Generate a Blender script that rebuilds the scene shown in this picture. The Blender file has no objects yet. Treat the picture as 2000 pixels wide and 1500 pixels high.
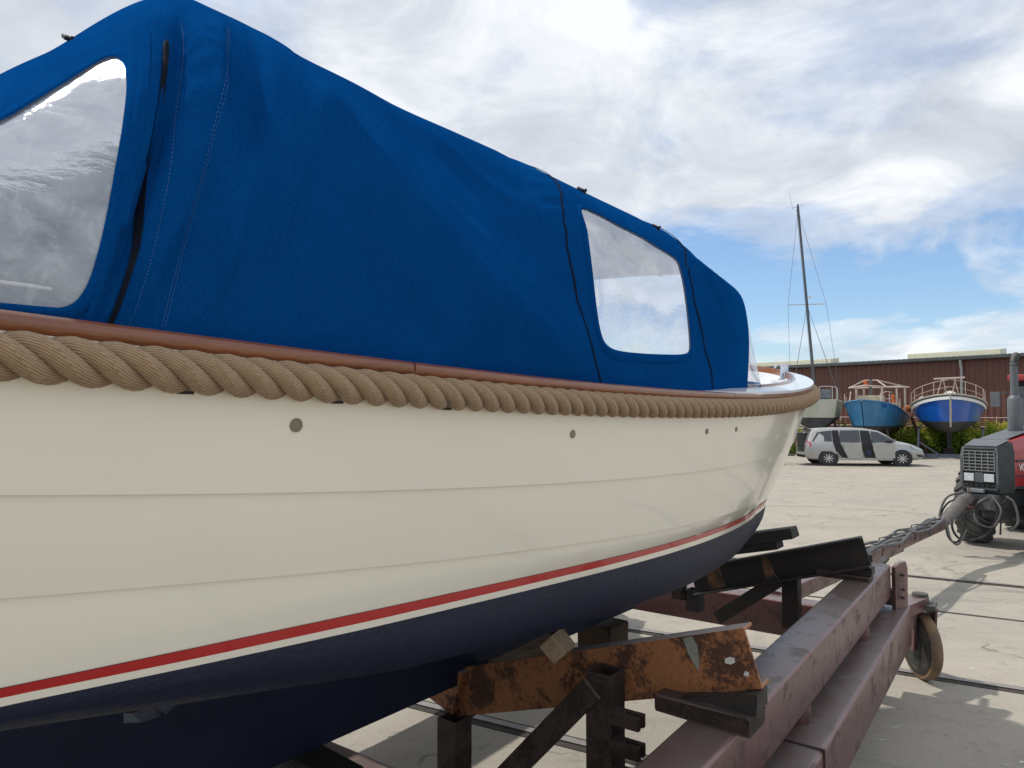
import bpy, bmesh, math, random
import numpy as np
from mathutils import Vector, Matrix
from mathutils.geometry import delaunay_2d_cdt

PI = math.pi
R = math.radians
random.seed(7)
rng = np.random.default_rng(7)
scene = bpy.context.scene
col = scene.collection

# ---------------------------------------------------------------- camera
cam_d = bpy.data.cameras.new('camera')
cam = bpy.data.objects.new('camera', cam_d)
col.objects.link(cam)
cam.location = (0, 0, 2.3)
cam.rotation_euler = (R(90) + math.atan(56 / 1387), 0, 0)
cam_d.sensor_width = 36
cam_d.lens = 1387 / 2000 * 36
cam_d.clip_start = 0.05
cam_d.clip_end = 900
scene.camera = cam

# ---------------------------------------------------------------- light
SUN_AZ, SUN_EL = R(-60), R(57)       # azimuth from +Y, positive towards +X
sd = bpy.data.lights.new('sun', 'SUN')
sd.energy = 2.9
sd.angle = R(1.6)
sd.color = (1, .955, .88)
sun = bpy.data.objects.new('sun', sd)
col.objects.link(sun)
sdir = Vector((math.sin(SUN_AZ) * math.cos(SUN_EL), math.cos(SUN_AZ) * math.cos(SUN_EL), math.sin(SUN_EL)))
sun.rotation_euler = sdir.to_track_quat('Z', 'Y').to_euler()

world = bpy.data.worlds.new('World')
scene.world = world
world.use_nodes = True
WT = world.node_tree
WT.nodes.clear()


def N(t, typ, ins=None, **kw):
    n = t.nodes.new(typ)
    for k, v in kw.items():
        setattr(n, k, v)
    for k, v in (ins or {}).items():
        if isinstance(v, bpy.types.NodeSocket):
            t.links.new(v, n.inputs[k])
        else:
            n.inputs[k].default_value = v
    return n


def mth(t, op, a, b=None, c=None, clamp=False):
    n = t.nodes.new('ShaderNodeMath')
    n.operation = op
    n.use_clamp = clamp
    for i, v in enumerate((a, b, c)):
        if v is None:
            continue
        if isinstance(v, bpy.types.NodeSocket):
            t.links.new(v, n.inputs[i])
        else:
            n.inputs[i].default_value = v
    return n.outputs[0]


def ramp(t, fac, stops, interp='LINEAR'):
    n = t.nodes.new('ShaderNodeValToRGB')
    n.color_ramp.interpolation = interp
    e = n.color_ramp.elements
    while len(e) < len(stops):
        e.new(.5)
    for i, (p, c) in enumerate(stops):
        e[i].position = p
        e[i].color = (c, c, c, 1) if isinstance(c, (int, float)) else (*c, 1)
    t.links.new(fac, n.inputs[0])
    return n.outputs[0]


def mixc(t, fac, a, b):
    n = t.nodes.new('ShaderNodeMix')
    n.data_type = 'RGBA'
    for i, v in ((0, fac), (6, a), (7, b)):
        if isinstance(v, bpy.types.NodeSocket):
            t.links.new(v, n.inputs[i])
        elif i == 0:
            n.inputs[0].default_value = v
        else:
            n.inputs[i].default_value = (*v, 1)
    return n.outputs[2]


def build_sky():
    t = WT
    sky = N(t, 'ShaderNodeTexSky', sky_type='NISHITA', sun_disc=False, sun_elevation=SUN_EL,
            sun_rotation=SUN_AZ, altitude=0, air_density=1.0, dust_density=.6, ozone_density=1.4)
    tc = N(t, 'ShaderNodeTexCoord')
    sp = N(t, 'ShaderNodeSeparateXYZ', {0: tc.outputs['Generated']})
    z = mth(t, 'MAXIMUM', sp.outputs[2], 0.0)
    k = mth(t, 'DIVIDE', 1.0, mth(t, 'ADD', z, .24))
    cx, cy = mth(t, 'MULTIPLY', sp.outputs[0], k), mth(t, 'MULTIPLY', sp.outputs[1], k)
    v = N(t, 'ShaderNodeCombineXYZ', {0: cx, 1: cy, 2: 3.7}).outputs[0]
    n1 = N(t, 'ShaderNodeTexNoise', {'Vector': v, 'Scale': 1.55, 'Detail': 9.0, 'Roughness': .56, 'Distortion': .35}).outputs[0]
    v2 = N(t, 'ShaderNodeCombineXYZ', {0: cx, 1: cy, 2: 11.3}).outputs[0]
    n2 = N(t, 'ShaderNodeTexNoise', {'Vector': v2, 'Scale': 2.9, 'Detail': 10.0, 'Roughness': .6, 'Distortion': .5}).outputs[0]
    # cover: broken near the horizon, closed overhead
    cov = ramp(t, z, [(0.0, -.01), (.08, .012), (.16, -.005), (.22, .02), (.29, .17), (1.0, .21)])
    d = mth(t, 'ADD', n1, cov)
    mask = ramp(t, d, [(.44, 0.0), (.54, .55), (.66, 1.0)], 'EASE')
    shade = mth(t, 'ADD', mth(t, 'MULTIPLY', n2, .75), mth(t, 'MULTIPLY', n1, .25))
    cc = ramp(t, shade, [(.30, (4.7, 5.1, 5.7)), (.47, (6.3, 6.7, 7.3)), (.62, (8.7, 9.0, 9.4))])
    skyc = N(t, 'ShaderNodeMix', {0: 1.0, 6: sky.outputs[0], 7: (1.08, 1.22, 1.36, 1)}, data_type='RGBA', blend_type='MULTIPLY').outputs[2]
    c = mixc(t, mask, skyc, cc)
    bg = N(t, 'ShaderNodeBackground', {'Color': c, 'Strength': .1})
    out = N(t, 'ShaderNodeOutputWorld')
    t.links.new(bg.outputs[0], out.inputs[0])


build_sky()
vs = scene.view_settings
vs.view_transform = 'Standard'
vs.look = 'None'
vs.exposure = .18
vs.gamma = 1
scene.cycles.max_bounces = 8
scene.cycles.transparent_max_bounces = 12
scene.cycles.use_denoising = True

# ---------------------------------------------------------------- materials
MATS = {}


def mat(name, base, rough=.5, metal=0., var=None, vscale=3., bump=0., bscale=40., coat=0., spec=.5, stretch=(1, 1, 1), detail=6., rvar=0., sheen=0., aniso=None, gen='Object'):
    """base colour with a second colour mixed in by noise, bump from finer noise"""
    m = bpy.data.materials.new(name)
    m.use_nodes = True
    t = m.node_tree
    b = t.nodes['Principled BSDF']
    b.inputs['Base Color'].default_value = (*base, 1)
    b.inputs['Roughness'].default_value = rough
    b.inputs['Metallic'].default_value = metal
    b.inputs['Specular IOR Level'].default_value = spec
    b.inputs['Coat Weight'].default_value = coat
    b.inputs['Coat Roughness'].default_value = .06
    b.inputs['Sheen Weight'].default_value = sheen
    tc = N(t, 'ShaderNodeTexCoord')
    mp = N(t, 'ShaderNodeMapping', {0: tc.outputs[gen], 3: stretch})
    if var is not None:
        n = N(t, 'ShaderNodeTexNoise', {'Vector': mp.outputs[0], 'Scale': vscale, 'Detail': detail, 'Roughness': .6})
        f = ramp(t, n.outputs[0], [(.38, 0.), (.64, 1.)])
        t.links.new(mixc(t, f, base, var), b.inputs['Base Color'])
        if rvar:
            t.links.new(mth(t, 'ADD', rough, mth(t, 'MULTIPLY', mth(t, 'SUBTRACT', n.outputs[0], .5), rvar * 2)), b.inputs['Roughness'])
    if bump:
        n = N(t, 'ShaderNodeTexNoise', {'Vector': mp.outputs[0], 'Scale': bscale, 'Detail': 4.})
        bp = N(t, 'ShaderNodeBump', {'Strength': bump, 'Distance': .02, 'Height': n.outputs[0]})
        t.links.new(bp.outputs[0], b.inputs['Normal'])
    MATS[name] = m
    return m


def m_canvas():
    m = mat('canvas_blue', (.0010, .062, .27), 1.0, spec=.0)
    t = m.node_tree
    b = t.nodes['Principled BSDF']
    tc = N(t, 'ShaderNodeTexCoord')
    P = tc.outputs['Object']
    n1 = N(t, 'ShaderNodeTexNoise', {'Vector': P, 'Scale': 2.4, 'Detail': 9., 'Roughness': .68, 'Distortion': .4}).outputs[0]
    n2 = N(t, 'ShaderNodeTexNoise', {'Vector': P, 'Scale': 520., 'Detail': 2.}).outputs[0]
    n4 = N(t, 'ShaderNodeTexNoise', {'Vector': P, 'Scale': 150., 'Detail': 5., 'Roughness': .8}).outputs[0]
    c = mixc(t, ramp(t, n1, [(.33, 0.), (.70, 1.)]), (.0007, .046, .205), (.0016, .070, .272))
    c = mixc(t, ramp(t, n2, [(.30, 0.), (.75, .6)]), c, (.006, .125, .40))
    c = mixc(t, ramp(t, n4, [(.38, 0.), (.66, .45)]), c, (.0006, .028, .140))
    # watermarks and bleached scuffs
    st = N(t, 'ShaderNodeMapping', {0: P, 3: (1.0, 1.0, .35)})
    n5 = N(t, 'ShaderNodeTexNoise', {'Vector': st.outputs[0], 'Scale': 7., 'Detail': 8., 'Roughness': .72}).outputs[0]
    c = mixc(t, ramp(t, n5, [(.60, 0.), (.78, .30)]), c, (.020, .110, .30))
    t.links.new(c, b.inputs['Base Color'])
    w = N(t, 'ShaderNodeTexWave', {'Vector': tc.outputs['UV'], 'Scale': 60., 'Distortion': .4}, wave_type='BANDS', bands_direction='X').outputs['Fac']
    # slack in the cloth: long shallow folds lying along the pull from hoop top to rail
    mp = N(t, 'ShaderNodeMapping', {0: tc.outputs['UV'], 2: (0, 0, R(-52)), 3: (7.5, 1.1, 1)})
    n3 = N(t, 'ShaderNodeTexNoise', {'Vector': mp.outputs[0], 'Scale': 1.0, 'Detail': 3., 'Roughness': .5, 'Distortion': .3}).outputs[0]
    mp2 = N(t, 'ShaderNodeMapping', {0: tc.outputs['UV'], 2: (0, 0, R(-80)), 3: (16., 3.0, 1)})
    n6 = N(t, 'ShaderNodeTexNoise', {'Vector': mp2.outputs[0], 'Scale': 1.0, 'Detail': 2.}).outputs[0]
    hgt = mth(t, 'ADD', mth(t, 'MULTIPLY', w, .014), mth(t, 'ADD', mth(t, 'MULTIPLY', n2, .05), mth(t, 'ADD', mth(t, 'MULTIPLY', n3, .85), mth(t, 'MULTIPLY', n6, .20))))
    bp = N(t, 'ShaderNodeBump', {'Strength': 1.0, 'Distance': .05, 'Height': hgt})
    t.links.new(bp.outputs[0], b.inputs['Normal'])
    # thin cloth: a little light comes through
    tr = N(t, 'ShaderNodeBsdfTranslucent', {'Color': (.006, .20, .46, 1)})
    mx = N(t, 'ShaderNodeMixShader', {0: .13, 1: b.outputs[0], 2: tr.outputs[0]})
    t.links.new(mx.outputs[0], t.nodes['Material Output'].inputs[0])
    return m


def m_vinyl(name='vinyl', haze=(.05, .16), bump=.05, refl=.45, streak=.16):
    m = bpy.data.materials.new('clear_' + name)
    m.use_nodes = True
    t = m.node_tree
    t.nodes.clear()
    tc = N(t, 'ShaderNodeTexCoord')
    mp = N(t, 'ShaderNodeMapping', {0: tc.outputs['Object'], 2: (.5, .4, .2), 3: (1, 1, 2.2)})
    n = N(t, 'ShaderNodeTexNoise', {'Vector': mp.outputs[0], 'Scale': 6.0, 'Detail': 4., 'Roughness': .55, 'Distortion': 1.6}).outputs[0]
    mp2 = N(t, 'ShaderNodeMapping', {0: tc.outputs['Object'], 2: (.2, .9, .3), 3: (4, 4, 3.2)})
    k = N(t, 'ShaderNodeTexNoise', {'Vector': mp2.outputs[0], 'Scale': 3.0, 'Detail': 6., 'Roughness': .6, 'Distortion': 2.2}).outputs[0]
    bp = N(t, 'ShaderNodeBump', {'Strength': bump, 'Distance': .03, 'Height': mth(t, 'ADD', n, mth(t, 'MULTIPLY', k, .5))})
    gl = N(t, 'ShaderNodeBsdfGlossy', {'Color': (.95, .96, 1, 1), 'Roughness': .04, 'Normal': bp.outputs[0]})
    tp = N(t, 'ShaderNodeBsdfTransparent', {'Color': (.93, .94, .95, 1)})
    df = N(t, 'ShaderNodeBsdfDiffuse', {'Color': (.80, .82, .85, 1), 'Normal': bp.outputs[0]})
    fr = N(t, 'ShaderNodeFresnel', {'IOR': 1.55, 'Normal': bp.outputs[0]})
    hz = mth(t, 'ADD', ramp(t, n, [(.35, haze[0]), (.7, haze[1])]), mth(t, 'MULTIPLY', ramp(t, k, [(.50, 0.), (.62, 1.)]), streak), clamp=True)
    a = N(t, 'ShaderNodeMixShader', {0: hz, 1: tp.outputs[0], 2: df.outputs[0]})
    f2 = mth(t, 'ADD', mth(t, 'MULTIPLY', fr.outputs[0], refl), .02, clamp=True)
    b = N(t, 'ShaderNodeMixShader', {0: f2, 1: a.outputs[0], 2: gl.outputs[0]})
    o = N(t, 'ShaderNodeOutputMaterial')
    t.links.new(b.outputs[0], o.inputs[0])
    MATS[name] = m
    return m


def m_wood(name, a, b_, coat=.6, scale=14., rough=.3, stretch=(1, 8, 8)):
    m = mat(name, a, rough, coat=coat)
    t = m.node_tree
    b = t.nodes['Principled BSDF']
    tc = N(t, 'ShaderNodeTexCoord')
    mp = N(t, 'ShaderNodeMapping', {0: tc.outputs['Object'], 3: stretch})
    n = N(t, 'ShaderNodeTexNoise', {'Vector': mp.outputs[0], 'Scale': scale, 'Detail': 7., 'Roughness': .65, 'Distortion': .6})
    t.links.new(mixc(t, ramp(t, n.outputs[0], [(.33, 0.), (.68, 1.)]), a, b_), b.inputs['Base Color'])
    bp = N(t, 'ShaderNodeBump', {'Strength': .25 if coat < .3 else .08, 'Distance': .01, 'Height': n.outputs[0]})
    t.links.new(bp.outputs[0], b.inputs['Normal'])
    return m


def m_rope():
    m = mat('rope_fibre', (.30, .205, .128), .9, spec=.2, sheen=.15)
    t = m.node_tree
    b = t.nodes['Principled BSDF']
    tc = N(t, 'ShaderNodeTexCoord')
    w = N(t, 'ShaderNodeTexWave', {'Vector': tc.outputs['UV'], 'Scale': 1.0, 'Distortion': .8, 'Detail': 2., 'Detail Scale': 2.}, wave_type='BANDS', bands_direction='DIAGONAL')
    n = N(t, 'ShaderNodeTexNoise', {'Vector': tc.outputs['Object'], 'Scale': 55., 'Detail': 5.})
    f = mth(t, 'ADD', mth(t, 'MULTIPLY', w.outputs['Fac'], .6), mth(t, 'MULTIPLY', n.outputs[0], .55))
    t.links.new(mixc(t, ramp(t, f, [(.2, 0.), (.85, 1.)]), (.24, .150, .085), (.43, .295, .180)), b.inputs['Base Color'])
    bp = N(t, 'ShaderNodeBump', {'Strength': .5, 'Distance': .004, 'Height': f})
    t.links.new(bp.outputs[0], b.inputs['Normal'])
    return m


def m_rust(name, paint, rust, amount=.5, scale=5., dust=(.33, .31, .30), dust_amt=.8, rough=.55, spots=True):
    """painted steel that has gone rusty in patches, with grime lying on its upper faces"""
    m = mat(name, paint, rough)
    t = m.node_tree
    b = t.nodes['Principled BSDF']
    tc = N(t, 'ShaderNodeTexCoord')
    n1 = N(t, 'ShaderNodeTexNoise', {'Vector': tc.outputs['Object'], 'Scale': scale, 'Detail': 10., 'Roughness': .68, 'Distortion': .25})
    n2 = N(t, 'ShaderNodeTexNoise', {'Vector': tc.outputs['Object'], 'Scale': scale * 9, 'Detail': 5., 'Roughness': .7})
    f = mth(t, 'ADD', mth(t, 'MULTIPLY', n1.outputs[0], .75), mth(t, 'MULTIPLY', n2.outputs[0], .25))
    f1 = ramp(t, f, [(.60 - amount * .25, 0.), (.66 - amount * .22, 1.)])
    c = mixc(t, f1, paint, rust)
    c = mixc(t, ramp(t, n2.outputs[0], [(.45, 0.), (.8, .5)]), c, tuple(x * .35 for x in rust))
    ge = N(t, 'ShaderNodeNewGeometry')
    up = N(t, 'ShaderNodeSeparateXYZ', {0: ge.outputs['Normal']}).outputs[2]
    fd = mth(t, 'MULTIPLY', ramp(t, up, [(.55, 0.), (.9, 1.)]), mth(t, 'MULTIPLY', ramp(t, f, [(.35, .55), (.62, 1.)]), dust_amt))
    c = mixc(t, fd, c, dust)
    # arrises rubbed pale
    we = mth(t, 'MULTIPLY', ramp(t, up, [(.25, 0.), (.50, 1.), (.80, 1.), (.93, 0.)]), ramp(t, f, [(.36, .25), (.60, .8)]))
    c = mixc(t, we, c, tuple(min(.6, x * 1.9 + .06) for x in paint))
    t.links.new(c, b.inputs['Base Color'])
    t.links.new(mth(t, 'ADD', rough, mth(t, 'MULTIPLY', f1, .3), clamp=True), b.inputs['Roughness'])
    bp = N(t, 'ShaderNodeBump', {'Strength': .35, 'Distance': .008, 'Height': f})
    t.links.new(bp.outputs[0], b.inputs['Normal'])
    return m


def m_concrete():
    m = mat('concrete', (.4, .37, .32), .85, spec=.25)
    t = m.node_tree
    b = t.nodes['Principled BSDF']
    tc = N(t, 'ShaderNodeTexCoord')
    P = tc.outputs['Object']

    def nz(scale, det=7., rough=.62, dist=.3, v=None):
        return N(t, 'ShaderNodeTexNoise', {'Vector': v if v is not None else P, 'Scale': scale, 'Detail': det, 'Roughness': rough, 'Distortion': dist}).outputs[0]
    mp = N(t, 'ShaderNodeMapping', {0: P, 2: (0, 0, R(29.5)), 3: (.45, 1.3, 1)})
    a = nz(1.0, 10., .70, .8, mp.outputs[0])
    b2 = nz(.45, 8., .62)
    g = nz(70., 5., .78)
    g2 = nz(260., 3., .7)
    s5 = nz(5.5, 9., .74)
    c = mixc(t, ramp(t, a, [(.36, 0.), (.64, 1.)]), (.40, .365, .305), (.325, .302, .262))
    c = mixc(t, ramp(t, b2, [(.42, 0.), (.66, .7)]), c, (.43, .385, .315))
    c = mixc(t, ramp(t, g, [(.40, 0.), (.70, .60)]), c, (.225, .205, .175))
    c = mixc(t, ramp(t, g2, [(.60, 0.), (.75, .5)]), c, (.55, .52, .46))
    c = mixc(t, ramp(t, s5, [(.55, 0.), (.70, .65)]), c, (.18, .162, .14))
    s6 = nz(1.1, 9., .68, 1.2)
    c = mixc(t, ramp(t, s6, [(.54, 0.), (.66, .42)]), c, (.20, .185, .165))
    s7 = nz(2.3, 6., .6)
    c = mixc(t, ramp(t, s7, [(.68, 0.), (.74, .6)]), c, (.11, .10, .09))
    # cracks
    wv = N(t, 'ShaderNodeVectorMath', {0: P, 1: N(t, 'ShaderNodeVectorMath', {0: N(t, 'ShaderNodeTexNoise', {'Vector': P, 'Scale': 1.6, 'Detail': 6.}).outputs[1], 3: .9}, operation='SCALE').outputs[0]}, operation='ADD')
    vo = N(t, 'ShaderNodeTexVoronoi', {'Vector': wv.outputs[0], 'Scale': .33}, feature='DISTANCE_TO_EDGE').outputs[0]
    crk = mth(t, 'MULTIPLY', ramp(t, vo, [(.0, 1.), (.006, 0.)]), ramp(t, nz(.8), [(.46, 0.), (.58, .8)]))
    c = mixc(t, crk, c, (.09, .08, .07))
    # tyre scrub left by the tractor turning
    sx = N(t, 'ShaderNodeSeparateXYZ', {0: P})
    for cx, cy, r0, wd in ((7.4, 9.9, 1.15, .10), (7.9, 9.5, .75, .08), (6.2, 13.5, 4.2, .16)):
        dd = mth(t, 'SQRT', mth(t, 'ADD', mth(t, 'POWER', mth(t, 'SUBTRACT', sx.outputs[0], cx), 2.), mth(t, 'POWER', mth(t, 'SUBTRACT', sx.outputs[1], cy), 2.)))
        rg = ramp(t, mth(t, 'DIVIDE', mth(t, 'ABSOLUTE', mth(t, 'SUBTRACT', dd, r0)), wd), [(.35, .5), (1., 0.)])
        c = mixc(t, mth(t, 'MULTIPLY', rg, ramp(t, a, [(.35, .15), (.62, 1.)])), c, (.16, .15, .14))
    t.links.new(c, b.inputs['Base Color'])
    h = mth(t, 'ADD', mth(t, 'MULTIPLY', g, .6), mth(t, 'SUBTRACT', mth(t, 'MULTIPLY', s5, .5), mth(t, 'MULTIPLY', crk, 1.)))
    bp = N(t, 'ShaderNodeBump', {'Strength': .5, 'Distance': .012, 'Height': h})
    t.links.new(bp.outputs[0], b.inputs['Normal'])
    return m


def m_leaf(name, a, b_, sc=1.3):
    m = mat(name, a, .6, var=b_, vscale=sc)
    t = m.node_tree
    b = t.nodes['Principled BSDF']
    src = b.inputs['Base Color'].links[0].from_socket
    tr = N(t, 'ShaderNodeBsdfTranslucent', {'Color': src})
    mx = N(t, 'ShaderNodeMixShader', {0: .45, 1: b.outputs[0], 2: tr.outputs[0]})
    t.links.new(mx.outputs[0], t.nodes['Material Output'].inputs[0])


def m_lining():
    m = mat('lining_grey', (.62, .62, .63), .9, var=(.56, .56, .58), vscale=2.)
    t = m.node_tree
    tr = N(t, 'ShaderNodeBsdfTranslucent', {'Color': (.75, .75, .76, 1)})
    mx = N(t, 'ShaderNodeMixShader', {0: .6, 1: t.nodes['Principled BSDF'].outputs[0], 2: tr.outputs[0]})
    t.links.new(mx.outputs[0], t.nodes['Material Output'].inputs[0])


def m_gelcoat():
    m = mat('gelcoat_cream', (.82, .755, .615), .16, coat=.6)
    t = m.node_tree
    b = t.nodes['Principled BSDF']
    tc = N(t, 'ShaderNodeTexCoord')
    P = tc.outputs['Object']
    n1 = N(t, 'ShaderNodeTexNoise', {'Vector': P, 'Scale': 1.3, 'Detail': 6.}).outputs[0]
    mp = N(t, 'ShaderNodeMapping', {0: P, 3: (9., 9., .55)})
    n2 = N(t, 'ShaderNodeTexNoise', {'Vector': mp.outputs[0], 'Scale': 1.6, 'Detail': 8., 'Roughness': .7}).outputs[0]
    mp3 = N(t, 'ShaderNodeMapping', {0: P, 3: (1., 1., 14.)})
    n3 = N(t, 'ShaderNodeTexNoise', {'Vector': mp3.outputs[0], 'Scale': 5., 'Detail': 9., 'Roughness': .75}).outputs[0]
    c = mixc(t, ramp(t, n1, [(.35, 0.), (.68, 1.)]), (.87, .805, .675), (.845, .78, .65))
    c = mixc(t, ramp(t, n2, [(.58, 0.), (.80, .16)]), c, (.66, .59, .47))
    c = mixc(t, ramp(t, n3, [(.66, 0.), (.74, .25)]), c, (.58, .53, .45))
    t.links.new(c, b.inputs['Base Color'])
    t.links.new(mth(t, 'ADD', .13, mth(t, 'MULTIPLY', n2, .14)), b.inputs['Roughness'])
    n4 = N(t, 'ShaderNodeTexNoise', {'Vector': P, 'Scale': 2.2, 'Detail': 2.}).outputs[0]
    bp = N(t, 'ShaderNodeBump', {'Strength': .10, 'Distance': .03, 'Height': n4})
    t.links.new(bp.outputs[0], b.inputs['Normal'])
    t.links.new(bp.outputs[0], b.inputs['Coat Normal'])


m_canvas()
m_gelcoat()
m_lining()
m_leaf('leaf_green', (.36, .45, .050), (.22, .33, .036))
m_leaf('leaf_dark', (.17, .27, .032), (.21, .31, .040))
m_vinyl()
m_vinyl('milky_vinyl', (.30, .48), .16, .42, .10)
m_rope()
m_concrete()
m_wood('mahogany', (.30, .098, .034), (.17, .050, .017), coat=.7, scale=3., rough=.28, stretch=(1.2, 14, 22))
m_wood('old_timber', (.20, .145, .095), (.075, .055, .040), coat=0, scale=5., rough=.85, stretch=(1.5, 9, 9))
m_wood('dark_timber', (.045, .038, .034), (.020, .017, .016), coat=0, scale=5., rough=.8, stretch=(1.5, 9, 9))
m_wood('fresh_timber', (.50, .35, .22), (.36, .23, .13), coat=0, scale=6., rough=.8, stretch=(2, 6, 6))
m_wood('bark_timber', (.10, .062, .036), (.030, .020, .014), coat=0, scale=8., rough=.9, stretch=(5, 5, 1.2))
mat('gelcoat_white', (.80, .81, .82), .25, var=(.76, .77, .78), vscale=3., coat=.3)
mat('stripe_red', (.46, .011, .013), .25, var=(.43, .010, .011), coat=.4)
mat('antifoul_navy', (.0042, .0090, .030), .55, var=(.007, .013, .038), vscale=2.5, bump=.15, bscale=60.)
mat('taupe_strip', (.17, .145, .13), .8, var=(.14, .12, .105))
mat('black_plastic', (.012, .012, .013), .5, var=(.02, .02, .021), vscale=9.)
mat('zip_shade_cloth', (.006, .008, .016), .9, var=(.010, .013, .022), vscale=30., spec=.1)
mat('thread', (.045, .105, .26), .8, var=(.035, .09, .23))
mat('hole_shadow', (.27, .235, .15), .6, var=(.20, .17, .11), vscale=30.)
mat('chrome', (.60, .60, .61), .08, metal=1., var=(.70, .70, .72), vscale=14., rvar=.05)
m_rust('trailer_paint', (.128, .056, .056), (.070, .038, .033), amount=.33, scale=5.5, dust=(.175, .15, .138), dust_amt=.72, rough=.30)
m_rust('orange_rust', (.34, .128, .045), (.085, .036, .020), amount=.46, scale=5.5, dust=(.33, .33, .33), dust_amt=.98)
m_rust('black_steel', (.018, .015, .014), (.038, .024, .018), amount=.4, scale=6., dust=(.05, .045, .045), dust_amt=.6)
m_rust('brown_steel', (.050, .028, .022), (.030, .018, .013), amount=.5, scale=7., dust=(.075, .06, .055), dust_amt=.5)
m_rust('rail_steel', (.10, .085, .075), (.055, .035, .025), amount=.5, scale=8., dust=(.30, .28, .27), dust_amt=.85, rough=.4)
mat('neck_grey', (.13, .115, .105), .6, var=(.085, .07, .062), vscale=7.)
mat('faded_orange', (.21, .098, .045), .7, var=(.05, .03, .02), vscale=9.)
mat('paint_grey', (.27, .26, .225), .7, var=(.20, .19, .165), vscale=25.)
mat('slot_dark', (.035, .030, .026), .9, var=(.06, .05, .042), vscale=12.)
mat('rubber', (.022, .022, .023), .8, var=(.045, .043, .040), vscale=7., bump=.3)
mat('tyre_dust', (.06, .06, .061), .85, var=(.10, .098, .092), vscale=5., bump=.4)
mat('caster_tan', (.20, .115, .055), .6, var=(.12, .08, .05), vscale=8., bump=.2)
mat('grime_grey', (.085, .082, .072), .7, var=(.055, .05, .043), vscale=9., bump=.3)
mat('hose_grey', (.085, .083, .082), .6, var=(.13, .125, .12), vscale=20.)
mat('tractor_red', (.36, .020, .022), .35, var=(.31, .020, .020), vscale=4., coat=.25)
mat('tractor_grey', (.078, .084, .090), .55, var=(.12, .125, .13), vscale=6.)
mat('tractor_dark', (.020, .022, .024), .6, var=(.032, .034, .036), vscale=6.)
mat('grille_grey', (.20, .205, .21), .5, var=(.25, .255, .26), vscale=10.)
mat('exhaust_grey', (.12, .13, .142), .5, var=(.095, .105, .115), vscale=6.)
mat('lens', (.62, .65, .66), .12, var=(.5, .53, .55), vscale=20., coat=.6)
mat('white_print', (.8, .8, .8), .5, var=(.74, .74, .74))
mat('car_silver', (.42, .415, .40), .28, metal=.45, var=(.39, .385, .37), vscale=2., coat=.6)
mat('car_glass', (.022, .032, .040), .06, var=(.03, .04, .05), coat=.8)
mat('car_dark', (.012, .012, .014), .7, var=(.025, .024, .028), vscale=8.)
mat('alloy', (.55, .55, .55), .3, metal=.6, var=(.48, .48, .48), vscale=15.)
mat('lamp_red', (.52, .03, .04), .2, var=(.6, .12, .12), vscale=14., coat=.6)
mat('plate_yellow', (.72, .47, .04), .5, var=(.66, .43, .04))
mat('seat_blue', (.05, .05, .12), .9, var=(.03, .03, .06), vscale=14.)
mat('royal_blue', (.004, .095, .46), .3, var=(.008, .075, .33), vscale=1.2, coat=.4)
mat('steel_blue', (.035, .16, .33), .4, var=(.05, .21, .40), vscale=1.0, coat=.15)
mat('dirty_white', (.50, .49, .42), .55, var=(.36, .38, .26), vscale=1.0, stretch=(1, 1, .35))
mat('white_paint', (.74, .74, .74), .45, var=(.66, .66, .66), vscale=4.)
mat('old_antifoul', (.028, .030, .034), .8, var=(.07, .066, .062), vscale=2.2, bump=.3)
mat('tube_pale', (.52, .43, .37), .5, var=(.42, .33, .27), vscale=5.)
mat('tube_steel', (.55, .55, .55), .3, metal=.7, var=(.48, .47, .46), vscale=6.)
mat('cabin_cream', (.50, .45, .34), .6, var=(.40, .36, .28), vscale=2.)
mat('orange_cloth', (.62, .15, .03), .8, var=(.50, .11, .03), vscale=5.)
mat('mast_black', (.028, .034, .045), .35, var=(.045, .05, .06), vscale=3.)
mat('wire', (.12, .13, .14), .4, metal=.5, var=(.16, .17, .18))
mat('cradle_grey', (.105, .125, .15), .6, var=(.075, .09, .11), vscale=4.)
mat('cladding_red', (.135, .050, .036), .6, var=(.108, .042, .032), vscale=.9, stretch=(1, 1, .25))
mat('roof_dark', (.055, .060, .066), .5, var=(.045, .048, .052), vscale=3.)
mat('rooflight_cream', (.80, .77, .58), .5, var=(.74, .71, .52), vscale=3.)
mat('pipe_grey', (.36, .37, .37), .5, var=(.30, .31, .31), vscale=3.)
mat('gutter_grey', (.085, .092, .10), .45, var=(.11, .118, .125), vscale=3.)
mat('flower_yellow', (.52, .40, .03), .6, var=(.42, .36, .04), vscale=2.)
mat('stem_brown', (.09, .06, .03), .8, var=(.06, .05, .02))
mat('rust_post', (.115, .048, .026), .8, var=(.05, .028, .02), vscale=6.)
mat('sunlit_hull_blue', (.02, .17, .42), .5, var=(.016, .14, .36), vscale=8.)
mat('paint_chip', (.66, .64, .60), .7, var=(.55, .53, .50), vscale=30.)


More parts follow.
